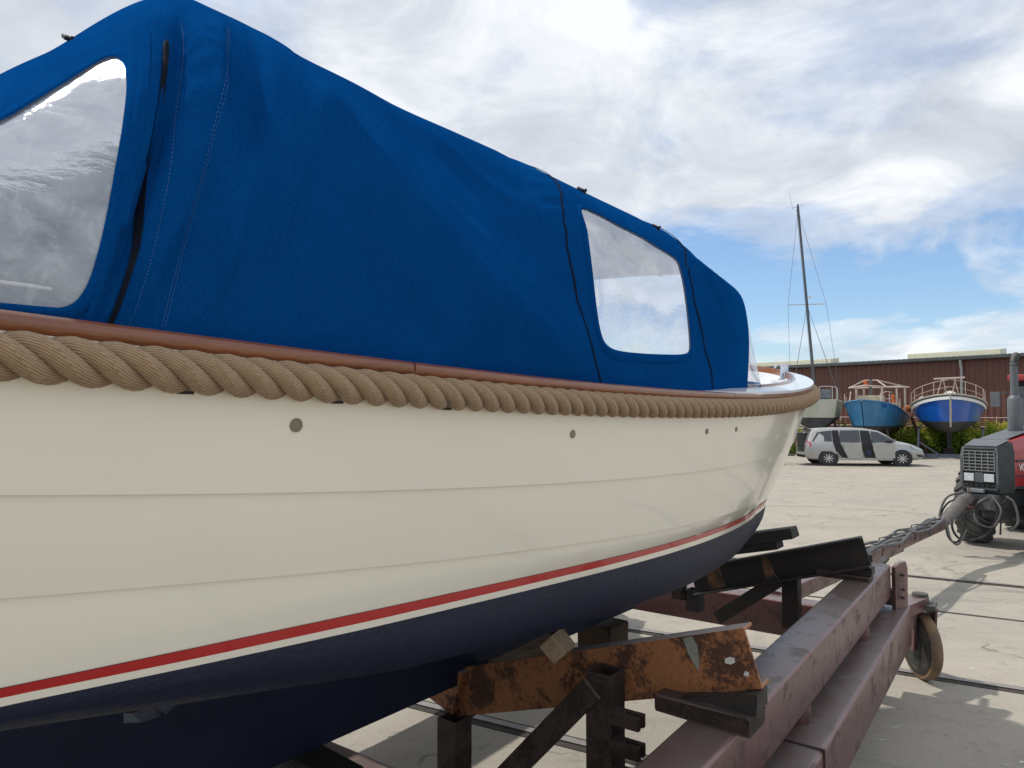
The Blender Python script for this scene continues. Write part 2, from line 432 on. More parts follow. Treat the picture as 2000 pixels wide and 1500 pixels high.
# ---------------------------------------------------------------- mesh helpers
class MB:
    def __init__(s):
        s.v, s.f, s.uv, s.m = [], [], None, []

    def add(s, verts, faces, mi=0):
        o = len(s.v)
        s.v += [tuple(float(c) for c in p) for p in verts]
        s.f += [tuple(o + i for i in f) for f in faces]
        s.m += [mi] * len(faces)
        return s

    def box(s, c, size, rot=None, mi=0):
        hx, hy, hz = (x / 2 for x in size)
        P = [Vector((x, y, z)) for x in (-hx, hx) for y in (-hy, hy) for z in (-hz, hz)]
        if rot is not None:
            P = [rot @ p for p in P]
        P = [p + Vector(c) for p in P]
        return s.add(P, [(0, 1, 3, 2), (4, 6, 7, 5), (0, 4, 5, 1), (2, 3, 7, 6), (0, 2, 6, 4), (1, 5, 7, 3)], mi)

    def beam(s, a, b, w, h, up=(0, 0, 1), mi=0):
        """rectangular bar from a to b; w sideways, h along up"""
        a, b = Vector(a), Vector(b)
        t = (b - a).normalized()
        sd_ = t.cross(Vector(up)).normalized()
        u = sd_.cross(t).normalized()
        P = []
        for q in (a, b):
            for x, y in ((-1, -1), (1, -1), (1, 1), (-1, 1)):
                P.append(q + sd_ * (x * w / 2) + u * (y * h / 2))
        return s.add(P, [(3, 2, 1, 0), (4, 5, 6, 7), (0, 1, 5, 4), (1, 2, 6, 5), (2, 3, 7, 6), (3, 0, 4, 7)], mi)

    def profile(s, a, b, pts, up=(0, 0, 1), mi=0):
        """closed 2-D outline (side, up) swept from a to b"""
        a, b = Vector(a), Vector(b)
        t = (b - a).normalized()
        sd_ = t.cross(Vector(up)).normalized()
        u = sd_.cross(t).normalized()
        n = len(pts)
        P = [q + sd_ * x + u * y for q in (a, b) for x, y in pts]
        F = [(i, (i + 1) % n, n + (i + 1) % n, n + i) for i in range(n)]
        return s.add(P, F + [tuple(range(n - 1, -1, -1)), tuple(range(n, 2 * n))], mi)

    def tube(s, path, r, n=8, caps=True, mi=0, closed=False):
        path = [Vector(p) for p in path]
        m = len(path)
        rr = r if isinstance(r, (list, tuple)) else [r] * m
        P, F = [], []
        prev = None
        for i, p in enumerate(path):
            if closed:
                t = (path[(i + 1) % m] - path[i - 1]).normalized()
            else:
                t = (path[min(i + 1, m - 1)] - path[max(i - 1, 0)]).normalized()
            if prev is None:
                a = Vector((0, 0, 1)) if abs(t.z) < .9 else Vector((1, 0, 0))
                u = t.cross(a).normalized()
            else:
                u = (prev - t * prev.dot(t)).normalized()
            prev = u
            w = t.cross(u)
            for k in range(n):
                an = 2 * PI * k / n
                P.append(p + (u * math.cos(an) + w * math.sin(an)) * rr[i])
        for i in range(m if closed else m - 1):
            j = (i + 1) % m
            for k in range(n):
                F.append((i * n + k, i * n + (k + 1) % n, j * n + (k + 1) % n, j * n + k))
        if caps and not closed:
            F.append(tuple(range(n - 1, -1, -1)))
            F.append(tuple((m - 1) * n + k for k in range(n)))
        return s.add(P, F, mi)

    def lathe(s, prof, M=None, n=24, mi=0):
        """prof: (radius, height) pairs turned about local z"""
        P, F = [], []
        for r, z in prof:
            for k in range(n):
                a = 2 * PI * k / n
                p = Vector((r * math.cos(a), r * math.sin(a), z))
                P.append(M @ p if M is not None else p)
        for i in range(len(prof) - 1):
            for k in range(n):
                F.append((i * n + k, i * n + (k + 1) % n, (i + 1) * n + (k + 1) % n, (i + 1) * n + k))
        F.append(tuple(range(n - 1, -1, -1)))
        F.append(tuple((len(prof) - 1) * n + k for k in range(n)))
        return s.add(P, F, mi)

    def grid(s, P, flip=False, mi=0):
        a, b = P.shape[:2]
        F = []
        for i in range(a - 1):
            for j in range(b - 1):
                q = (i * b + j, i * b + j + 1, (i + 1) * b + j + 1, (i + 1) * b + j)
                F.append(q[::-1] if flip else q)
        return s.add(P.reshape(-1, 3), F, mi)

    def poly(s, pts, thick_vec, mi=0):
        """flat outline given thickness along thick_vec"""
        n = len(pts)
        tv = Vector(thick_vec)
        P = [Vector(p) for p in pts] + [Vector(p) + tv for p in pts]
        F = [tuple(range(n)), tuple(range(2 * n - 1, n - 1, -1))]
        F += [(i, n + i, n + (i + 1) % n, (i + 1) % n) for i in range(n)]
        return s.add(P, F, mi)

    def build(s, name, m, parent=None, off=(0, 0, 0), smooth=False, bevel=0., fix=True, seg=2):
        me = bpy.data.meshes.new(name)
        o3 = Vector(off)
        me.from_pydata([tuple(Vector(p) - o3) for p in s.v], [], s.f)
        for mm in (m if isinstance(m, (list, tuple)) else [m]):
            me.materials.append(MATS[mm])
        if max(s.m, default=0) > 0:
            me.polygons.foreach_set('material_index', s.m)
        if s.uv is not None:
            ul = me.uv_layers.new(name='UVMap')
            li = np.zeros(len(me.loops), dtype=np.int32)
            me.loops.foreach_get('vertex_index', li)
            ul.data.foreach_set('uv', np.asarray(s.uv, dtype=np.float32)[li].ravel())
        if fix or bevel:
            bm = bmesh.new()
            bm.from_mesh(me)
            if fix:
                bmesh.ops.recalc_face_normals(bm, faces=bm.faces)
            if bevel:
                ed = [e for e in bm.edges if len(e.link_faces) == 2 and e.calc_face_angle(0) > .5]
                bmesh.ops.bevel(bm, geom=ed, offset=bevel, segments=seg, affect='EDGES', profile=.6, clamp_overlap=True)
            bm.to_mesh(me)
            bm.free()
        if smooth:
            me.polygons.foreach_set('use_smooth', [True] * len(me.polygons))
            if smooth != 'all':
                try:
                    me.set_sharp_from_angle(angle=R(40))
                except Exception:
                    pass
        me.update()
        o = bpy.data.objects.new(name, me)
        col.objects.link(o)
        if parent is not None:
            o.parent = parent
        return o


def tag(o, label=None, cat=None, group=None, kind=None):
    if label:
        o['label'] = label
    if cat:
        o['category'] = cat
    if group:
        o['group'] = group
    if kind:
        o['kind'] = kind
    return o


def empty(name, loc=(0, 0, 0), rot=None):
    o = bpy.data.objects.new(name, None)
    o.empty_display_size = .2
    col.objects.link(o)
    o.location = loc
    if rot is not None:
        o.rotation_euler = rot if not isinstance(rot, Matrix) else rot.to_euler()
    return o


def share(o, parent, loc=None, rot=None):
    c = o.copy()
    col.objects.link(c)
    c.parent = parent
    if loc is not None:
        c.location = loc
    if rot is not None:
        c.rotation_euler = rot
    return c


def bez(pts, n=24):
    """smooth curve through points (Catmull-Rom)"""
    P = [Vector(p) for p in pts]
    P = [P[0] * 2 - P[1]] + P + [P[-1] * 2 - P[-2]]
    out = []
    for i in range(1, len(P) - 2):
        for k in range(n):
            t = k / n
            a, b, c, d = P[i - 1], P[i], P[i + 1], P[i + 2]
            out.append(.5 * ((2 * b) + (c - a) * t + (2 * a - 5 * b + 4 * c - d) * t * t + (3 * b - 3 * c + d - a) * t ** 3))
    out.append(P[-2])
    return out



# ================================================================ setting
def build_ground():
    b = MB()
    n = 40
    P = np.zeros((n + 1, n + 1, 3))
    for i in range(n + 1):
        for j in range(n + 1):
            P[i, j] = (-200 + 400 * i / n, -120 + 400 * j / n, 0)
    b.grid(P, flip=True)
    tag(b.build('concrete_ground', 'concrete'), kind='structure')
    # rails let into the yard, all running the same way
    d = Vector((.872, -.490, 0))
    q = Vector((.490, .872, 0))

    def strip(name, c, w, z, m, a=-30, e=40, dz=None):
        s = MB()
        s.beam(q * c + d * a + Vector((0, 0, z)), q * c + d * e + Vector((0, 0, z)), w, .02 if dz is None else dz)
        return tag(s.build(name, m), kind='structure')
    for c in (4.60, 7.27, 11.55):
        strip('rail_slot', c, .17, -.004, 'slot_dark')
        strip('track_rail', c + .012, .068, .004, 'rail_steel', dz=.024)
    strip('expansion_joint', 9.67, .055, -.006, 'slot_dark')
    strip('expansion_joint', 1.9, .05, -.006, 'slot_dark')
    # flecks of dropped paint
    s = MB()
    for k in range(70):
        x, y = rng.uniform(1.5, 7), rng.uniform(2.8, 9)
        a = rng.uniform(0, PI)
        l, w = rng.uniform(.015, .06), rng.uniform(.004, .014)
        u, v = Vector((math.cos(a), math.sin(a), 0)) * l, Vector((-math.sin(a), math.cos(a), 0)) * w
        c = Vector((x, y, .003))
        s.add([c - u, c - v, c + u * .8, c + v * 1.3], [(0, 1, 2, 3)])
    tag(s.build('paint_flecks', 'paint_chip'), 'small white flecks of dropped paint scattered on the concrete yard', 'paint flecks', kind='stuff')


build_ground()


def build_warehouse():
    p0, p1 = Vector((10, 71.3, 0)), Vector((43.6, 32.4, 0))
    t = (p1 - p0).normalized()
    L = (p1 - p0).length
    ang = math.atan2(t.y, t.x)
    e = empty('warehouse', p0, (0, 0, ang))
    H = 6.05
    # local frame: x along the wall, -y faces the yard
    b = MB()
    b.box((L / 2, 9.1, H / 2 - .05), (L, 18, H - .1))
    b.build('wall_core', 'cladding_red', e)
    # one ribbed sheet, repeated
    W = 1.05
    prof = []
    k = 3
    for i in range(k):
        x = i * W / k
        prof += [(x, 0), (x + .16, 0), (x + .20, -.045), (x + .30, -.045)]
    prof.append((W - .006, 0))
    s = MB()
    P = np.array([[(x, y, z) for x, y in prof] for z in (.25, H - .25)])
    s.grid(P)
    m0 = s.build('cladding_panel', 'cladding_red', e, fix=False)
    m0.location = (0, -.02, 0)
    for i in range(1, int(L / W)):
        share(m0, e, (i * W, -.02, 0))
    b = MB()
    b.beam((0, -.04, .13), (L, -.04, .13), .2, .25)
    b.build('plinth', 'pipe_grey', e)
    # roof: low pitch sheet with ribbed edge
    roof = MB()
    for i in range(int(L / .35)):
        x = i * .35
        roof.add([(x, -.35, H), (x + .2, -.35, H), (x + .24, -.35, H + .05), (x + .31, -.35, H + .05), (x + .35, -.35, H),
                  (x, 9, H + .25), (x + .2, 9, H + .25), (x + .24, 9, H + .30), (x + .31, 9, H + .30), (x + .35, 9, H + .25)],
                 [(0, 1, 6, 5), (1, 2, 7, 6), (2, 3, 8, 7), (3, 4, 9, 8)])
    ro = roof.build('roof', 'roof_dark', e)
    g = MB()
    g.profile((0, -.42, H - .1), (L, -.42, H - .1), [(-.11, .12), (-.09, -.06), (0, -.12), (.09, -.06), (.11, .12)])
    g.build('gutter', 'gutter_grey', ro, smooth=True)
    for a, c in ((12.5, 22.2), (27.7, 33.3)):
        s = MB()
        s.poly([(a, .0, H + .06), (a, .0, H + .40), (a, 1.4, H + .52), (a, 1.4, H + .1)], (c - a, 0, 0))
        s.build('rooflight', 'rooflight_cream', ro)
    for x in (31.1, 8.5):
        s = MB()
        s.tube([(x, -.36, H - .2), (x, -.30, H - .5), (x, -.16, H - .8), (x, -.16, .3)], .085, 10)
        s.build('downpipe', 'pipe_grey', e, smooth=True)
    tag(e, 'long red-brown ribbed metal warehouse with dark gutter and cream rooflights behind the boats', 'building')
    # railing in front of the wall
    f = empty('pipe_railing', p0 + t * 6 + Vector((-t.y, t.x, 0)) * -4.5, (0, 0, ang))
    for z in (.55, 1.0, 1.45, 2.0):
        MB().tube([(0, 0, z), (38, 0, z)], .022, 6).build('rail', 'tube_pale', f)
    for i in range(13):
        MB().tube([(i * 3.1 + .3, 0, 0), (i * 3.1 + .3, 0, 2.05)], .028, 6).build('post', 'tube_pale', f)
    tag(f, 'thin pale pipe railing running along the foot of the red-brown warehouse', 'railing')


build_warehouse()
# ================================================================ the sloop
PSI, HEEL = .7149, .0622
BT = Vector((2.131, 6.339, 2.688))
_F = Vector((math.sin(PSI), math.cos(PSI), 0))
_R = Vector((math.cos(PSI), -math.sin(PSI), 0))
_L = -_R * math.cos(HEEL) + Vector((0, 0, math.sin(HEEL)))
_U = _R * math.sin(HEEL) + Vector((0, 0, math.cos(HEEL)))
BM3 = Matrix((_F, _L, _U)).transposed()
BOFF = Vector((-3.4, 0, -1.85))
SL = 6.75
RT = [5.5733e-06, -0.0015744, 0.030346, -0.15012, 0.0004164]


def plan(s):
    q = np.clip(1 - np.asarray(s, float) / 3.506, 0, 1)
    return 1.186 * (1 - q ** 2.35) ** (1 / 1.9555)


def sheer(s):
    return np.polyval(RT, s)


def lev_y(s, dB, ds):
    u = np.maximum(s - ds, 0)
    return np.maximum(plan(u) - dB * np.minimum(1, u / 1.2), 0)


def zred(s):
    return np.polyval([.003937, -.001279, -.9295], s)


def zrt(s):
    return np.interp(s, [.6, 3, 4, 5, 5.5, 5.8, 6.8], [.026, .026, .027, .028, .024, .018, .018])


def zwt(s):
    return np.interp(s, [.6, 3, 4, 5, 5.5, 6.8], [.024, .024, .022, .020, .017, .017])


LEV = [  # dB, ds, z(s)
    (0.0, 0.0, lambda s: sheer(s) - .02),
    (.03, .25, lambda s: np.polyval([.01501, -.09038, -.4377], s)),
    (.07, .50, lambda s: np.polyval([.01495, -.06546, -.7636], s)),
    (.10, .60, zred),
    (.104, .604, lambda s: zred(s) - zrt(s)),
    (.108, .61, lambda s: zred(s) - zrt(s) - zwt(s)),
]


def outline(off=0., n=150, s_end=SL):
    """plan outline from starboard quarter round the stem to the port quarter: points, outward normals, s"""
    t = np.linspace(0, 1, n)
    s = s_end * t ** 2.2
    y = plan(s)
    x = -s
    P = np.concatenate([np.stack([x, -y], -1)[::-1], np.stack([x, y], -1)[1:]])
    T = np.gradient(P, axis=0)
    T /= np.linalg.norm(T, axis=1)[:, None]
    nr = np.stack([T[:, 1], -T[:, 0]], -1)
    ss = -P[:, 0]
    return P + nr * np.asarray(off if np.ndim(off) else off), nr, ss


sloop = empty('sloop', BT + BM3 @ BOFF, BM3)
tag(sloop, 'cream sloop with blue canvas canopy and thick rope fender on a rusty yard trailer', 'boat')


def bb(mb, name, m, parent=None, **k):
    return mb.build(name, m, parent if parent is not None else sloop, off=BOFF, **k)


def build_hull():
    tt = np.linspace(0, 1, 110)
    for sgn in (-1, 1):
        for i in range(3):
            (d0, s0, z0), (d1, s1, z1) = LEV[i], LEV[i + 1]
            sa = s0 + (SL - s0) * tt ** 2.0
            sb = s1 + (SL - s1) * tt ** 2.0
            ya, yb = lev_y(sa, d0, s0), lev_y(sb, d1, s1)
            za, zb = z0(sa), z1(sb)
            rows = []
            for f in np.linspace(0, 1, 7):
                bulge = .003 * math.sin(PI * f)
                rows.append(np.stack([-(sa * (1 - f) + sb * f), sgn * (ya * (1 - f) + yb * f + (f * .007 + bulge) * np.minimum(1, tt * 6)), za * (1 - f) + zb * f], -1))
            if i < 2:
                rows.append(np.stack([-sb, sgn * (yb - .003), zb - .001], -1))
            P = np.array(rows)
            b = MB()
            b.grid(P, flip=sgn > 0)
            bb(b, 'strake', 'gelcoat_cream', smooth=True, fix=False)
        for i, (nm, m) in ((3, ('boot_stripe', 'stripe_red')), (4, ('stripe_band', 'gelcoat_cream'))):
            (d0, s0, z0), (d1, s1, z1) = LEV[i], LEV[i + 1]
            sa = s0 + (SL - s0) * tt ** 2.0
            sb = s1 + (SL - s1) * tt ** 2.0
            P = np.array([np.stack([-sa, sgn * (lev_y(sa, d0, s0) + .010 * np.minimum(1, tt * 6)), z0(sa)], -1), np.stack([-sb, sgn * (lev_y(sb, d1, s1) + .010 * np.minimum(1, tt * 6)), z1(sb)], -1)])
            b = MB()
            b.grid(P, flip=sgn > 0)
            bb(b, nm, m, smooth='all', fix=False)
    # bottom
    d5, s5, z5 = LEV[5]
    zbil = lambda s: np.interp(s, [.62, 1.2, 2, 3, 4, 4.84, 5.17, 5.5, 5.85, 6.75], [-1.0, -1.13, -1.17, -1.16, -1.12, -1.055, -1.005, -.953, -.897, -.84])
    zgar = lambda s: np.interp(s, [.62, .8, 1.1, 1.5, 2, 3, 4, 4.84, 5.5, 6, 6.75], [-1.0, -1.2, -1.43, -1.60, -1.66, -1.60, -1.45, -1.27, -1.10, -1.0, -.90])
    s = s5 + (SL - s5) * tt ** 2.0
    y0 = lev_y(s, d5, s5) + .010 * np.minimum(1, tt * 6)
    yb = lev_y(s, .15, .66)
    yb = np.minimum(yb, y0)
    yg = np.minimum(.075, yb)
    z0, zb, zg = z5(s), np.minimum(zbil(s), z5(s) - .02 * np.minimum(1, tt * 5)), zgar(s)
    zg = np.minimum(zg, zb - .02 * tt)
    for sgn in (-1, 1):
        rows = []
        for f in np.linspace(0, 1, 5)[:-1]:
            rows.append(np.stack([-s, sgn * (y0 * (1 - f) + yb * f + .015 * np.sin(PI * f) * np.minimum(1, tt * 4)), z0 * (1 - f) + zb * f], -1))
        for f in np.linspace(0, 1, 11):
            bul = .05 * np.sin(PI * f) ** 1 * np.minimum(1, tt * 3)
            rows.append(np.stack([-s, sgn * (yb * (1 - f) + yg * f), zb * (1 - f) + zg * f - bul * .8], -1))
        b = MB()
        b.grid(np.array(rows), flip=sgn > 0)
        bb(b, 'bottom', 'antifoul_navy', smooth='all', fix=False)
    # keel, with the propeller gap aft
    prof = [(.95, -1.30), (1.15, -1.50), (1.45, -1.66), (1.9, -1.735), (3, -1.755), (4.6, -1.80), (6.2, -1.845), (6.25, -.95),
            (5.21, -1.10), (5.20, -1.435), (5.14, -1.452), (5.06, -1.452), (5.02, -1.42), (5.0, -1.15), (4.5, -1.25), (3, -1.5), (1.9, -1.58), (1.3, -1.45)]
    b = MB()
    b.poly([(-a, -.045, c) for a, c in prof], (0, .09, 0))
    bb(b, 'keel', 'antifoul_navy')
    # transom
    ys = lev_y(np.array([SL]), 0, 0)[0]
    b = MB()
    b.poly([(-SL, -ys, sheer(SL) - .02), (-SL, -ys + .1, -.74), (-SL, -.1, -.90), (-SL, .1, -.90), (-SL, ys - .1, -.74), (-SL, ys, sheer(SL) - .02)], (-.03, 0, 0))
    bb(b, 'transom', 'gelcoat_cream')
    # mahogany rail in lengths, joints as gaps
    P, nr, ss = outline(0)
    idx = np.arange(len(P))
    stb = idx < len(P) // 2
    cuts = [(SL, 4.985, -1), (4.98, 3.02, -1), (3.015, None, 0), (4.98, 3.02, 1), (SL, 4.985, 1)]
    sec = [(-.050, -.037), (-.004, -.037), (.004, -.030), (.006, -.018), (.004, -.006), (-.004, 0), (-.050, .002)]
    sgs = np.where(stb, -ss, ss)     # signed station
    for a, c, sd_ in cuts:
        if sd_ == 0:
            lo, hi = -a, a
        elif sd_ < 0:
            lo, hi = -a, -c
        else:
            lo, hi = c, a
        q = np.unique(np.concatenate([[lo], sgs[(sgs > lo) & (sgs < hi)], [hi]]))
        X = np.interp(q, sgs, P[:, 0])
        Y = np.interp(q, sgs, P[:, 1])
        NX = np.interp(q, sgs, nr[:, 0])
        NY = np.interp(q, sgs, nr[:, 1])
        Z = sheer(np.abs(q))
        lo_ = np.interp(np.abs(q), [2.7, 3.4], [.008, 0])
        G = np.array([[(X[i] + NX[i] * o, Y[i] + NY[i] * o, Z[i] + min(z, -lo_[i])) for o, z in sec + sec[:1]] for i in range(len(q))])
        b = MB()
        b.grid(G)
        k = len(sec)
        nn = len(q)
        b.f += [tuple(range(k)), tuple((nn - 1) * (k + 1) + i for i in range(k - 1, -1, -1))]
        b.m += [0, 0]
        bb(b, 'gunwale_rail', 'mahogany', smooth=True)
    # white side deck ring and mahogany coaming round the bow well
    inn = np.interp(ss, [0, .6, 1.4, 2.3, 3.1, 4.2, SL], [.115, .115, .13, .17, .13, .075, .07])
    Z = sheer(ss)
    A = P - nr * np.interp(ss, [0, 2.7, 3.4], [-.007, -.007, .047])[:, None]
    B = P - nr * inn[:, None]
    kz = np.interp(ss, [2.7, 3.5], [1., -.6])
    G = np.array([np.c_[A, Z - .010], np.c_[A, Z + .004 * kz], np.c_[A * .5 + B * .5, Z + .012 * kz], np.c_[B, Z + .016 * kz]])
    b = MB()
    b.grid(G)
    bb(b, 'side_deck', 'gelcoat_white', smooth=True)
    m = ss < 2.35
    C0, C1 = B[m], (P - nr * (inn + .02)[:, None])[m]
    z = Z[m]
    b = MB()
    b.grid(np.array([np.c_[C0, z + .010], np.c_[C0, z + .028], np.c_[C1, z + .030], np.c_[C1, z - .03]]))
    bb(b, 'coaming', 'mahogany', smooth=True)
    C2 = (P - nr * (inn + .05)[:, None])[m]
    b = MB()
    b.grid(np.array([np.c_[C1, z - .02], np.c_[C2, z * 0 - .36]]))
    n_ = len(C2)
    b.add(np.c_[C2, z * 0 - .36], [tuple(range(n_))])
    bb(b, 'bow_well', 'gelcoat_white')
    # cockpit sole
    mm = (ss > 2.2)
    stq = P[mm & stb] - nr[mm & stb] * .14
    b = MB()
    pts = [(x, y, -.62) for x, y in stq] + [(x, -y, -.62) for x, y in stq[::-1]]
    b.add(pts, [tuple(range(len(pts)))])
    bb(b, 'cockpit_sole', 'gelcoat_white')
    # bollard on its pedestal
    b = MB()
    b.box((-.515, -.49, -.255), (.17, .15, .31))
    ped = bb(b, 'bollard_pedestal', 'gelcoat_white', bevel=.015)
    b = MB()
    b.lathe([(.046, 0), (.046, .008), (.031, .010), (.030, .125), (.026, .131), (.0, .131)], Matrix.Translation((-.515, -.49, -.10)), 28)
    bb(b, 'bollard', 'chrome', ped, smooth=True)
    b = MB()
    b.tube([(-.30, -.33, .0), (-.26, -.33, .03), (-.20, -.30, .03), (-.16, -.28, .0)], .008, 8)
    bb(b, 'fairlead', 'chrome', smooth=True)
    # drain holes in the top strake
    for s_, y_, z_ , r_ in ((5.309, -1.171, -.343, .0155), (4.271, -1.171, -.386, .014), (3.273, -1.170, -.397, .013), (2.942, -1.161, -.394, .012)):
        f = (sheer(s_) - .02 - z_) / (sheer(s_) - .02 - LEV[1][2](s_))
        yy = plan(s_) * (1 - f) + lev_y(np.array(s_), .03, .25) * f + f * .007 + .003 * math.sin(PI * f)
        Mx = Matrix.Translation((-s_, -float(yy) - .0015, z_)) @ Matrix.Rotation(R(90), 4, 'X')
        b = MB()
        b.lathe([(r_, -.004), (r_, .001), (r_ * .9, .0018), (0.0, .0018)], Mx, 20)
        bb(b, 'drain_hole', 'hole_shadow', smooth=True)
    # scupper slits just under the rope
    for s_ in (5.56, 5.21, 4.86):
        z_ = float(sheer(s_)) - .1145
        b = MB()
        b.box((-s_, -float(plan(s_)) - .0015, z_), (.030, .006, .006))
        bb(b, 'scupper', 'black_plastic')
    # grab rail outside the aft window
    b = MB()
    b.tube([(-6.5, -1.10, -.125), (-6.4, -1.10, -.097), (-5.9, -1.085, -.0955), (-5.80, -1.08, -.0965), (-5.765, -1.08, -.0985)], .0068, 12)
    bb(b, 'grab_rail', 'chrome', smooth=True)


build_hull()


def build_rope():
    P, nr, ss = outline(.012, n=260)
    Z = sheer(ss) - .0745
    Q = np.c_[P, Z]
    seg = np.linalg.norm(np.diff(Q, axis=0), axis=1)
    l = np.concatenate([[0], np.cumsum(seg)])
    Rr, lay = .0435, .208
    nstep = int(l[-1] / lay * 26)
    u = np.linspace(0, l[-1], nstep)
    C = np.stack([np.interp(u, l, Q[:, i]) for i in range(3)], -1)
    O = np.stack([np.interp(u, l, nr[:, 0]), np.interp(u, l, nr[:, 1]), u * 0], -1)
    O /= np.linalg.norm(O, axis=1)[:, None]
    Up = np.array([0, 0, 1.])
    rs, hr = Rr * .475, Rr * .53
    root = None
    nk = 12
    for k in range(3):
        ph = -2 * PI * u / lay + k * 2 * PI / 3
        D = C + (O * np.cos(ph)[:, None] + Up * np.sin(ph)[:, None]) * hr
        T = np.gradient(D, axis=0)
        T /= np.linalg.norm(T, axis=1)[:, None]
        rad = O * np.cos(ph)[:, None] + Up * np.sin(ph)[:, None]
        bn = np.cross(T, rad)
        bn /= np.linalg.norm(bn, axis=1)[:, None]
        rad = np.cross(bn, T)
        V_, UV = [], []
        for j in range(nk + 1):
            a = 2 * PI * j / nk
            V_.append(D + (rad * math.cos(a) + bn * math.sin(a)) * rs)
            UV.append(np.stack([u * 70.0, np.full_like(u, j / nk * 16.0)], -1))
        G = np.stack(V_, 1)
        b = MB()
        b.grid(G)
        b.uv = np.stack(UV, 1).reshape(-1, 2)
        if root is None:
            root = bb(b, 'rope_fender', 'rope_fibre', smooth='all', fix=False)
        else:
            bb(b, 'strand', 'rope_fibre', root, smooth='all', fix=False)


build_rope()

# ---------------------------------------------------------------- canopy
KS = np.array([6.7, 6.2, 5.85, 5.6, 5.3, 4.7, 4.0, 3.1, 2.75, 2.4])
KH = np.array([.409, .30, .73, 1.08, .975, 1.05, .991, .945, .81, .69])
KE = np.array([2.16, 2.5, 2.48, 2.17, 2.88, 2.22, 2.72, 2.9, 3.6, 5.0])
CREASE = np.array([(4.05, 1.0), (4.12, .99), (4.34, .951), (4.559, .894), (4.8, .829), (5.036, .782), (5.205, .731), (5.344, .656), (5.438, .546), (5.481, .428)])


def pchip(k, vals, s):
    x, y = k[::-1], np.asarray(vals)[::-1]
    h = np.diff(x)
    d = np.diff(y) / h
    m = np.zeros(len(x))
    m[0], m[-1] = d[0], d[-1]
    for i in range(1, len(x) - 1):
        m[i] = 0 if d[i - 1] * d[i] <= 0 else (h[i - 1] + h[i]) / (h[i - 1] / d[i - 1] + h[i] / d[i])
    s = np.clip(s, x[0], x[-1])
    i = np.clip(np.searchsorted(x, s) - 1, 0, len(x) - 2)
    t = (s - x[i]) / h[i]
    return (2 * t ** 3 - 3 * t * t + 1) * y[i] + (t ** 3 - 2 * t * t + t) * h[i] * m[i] + (-2 * t ** 3 + 3 * t * t) * y[i + 1] + (t ** 3 - t * t) * h[i] * m[i + 1]


def canopy_base(s, v):
    w = plan(s) - np.interp(s, [2.2, 2.45, 2.75, 3.1, 4, 5.5, 6.7], [.165, .16, .135, .09, .06, .045, .05])
    zb = sheer(s) - .01
    h_, e = pchip(KS, KH, s), pchip(KS, KE, s)
    th = (1 - np.abs(v)) * PI / 2
    c, sn = np.maximum(np.cos(th), 0), np.maximum(np.sin(th), 0)
    y = np.sign(v) * w * c ** (2 / e)
    dz = h_ * sn ** (2 / e)
    lean = np.interp(s, [2.4, 3.1, 4.2, 5.3, 6.7], [0, 0, 0, .30, .30])
    return np.stack([-s + lean * dz, y, zb + dz], -1)


FOLDS = [((5.66, .50), (5.50, .97), .020, .030), ((5.60, .58), (5.40, .98), -.018, .032), ((5.54, .46), (5.60, .90), .014, .030),
         ((5.34, .58), (5.47, .96), .014, .045), ((4.75, .70), (4.12, .96), .013, .035), ((4.55, .52), (4.16, .88), -.014, .045),
         ((4.62, .40), (4.20, .62), .012, .04), ((3.04, .60), (2.62, .95), .020, .040), ((2.96, .70), (2.76, .97), -.018, .035),
         ((2.85, .52), (2.50, .80), .014, .04), ((5.05, .86), (4.72, .99), .012, .035), ((5.25, .80), (5.02, .99), -.010, .04), ((3.60, .975), (3.45, .962), .008, .03)]


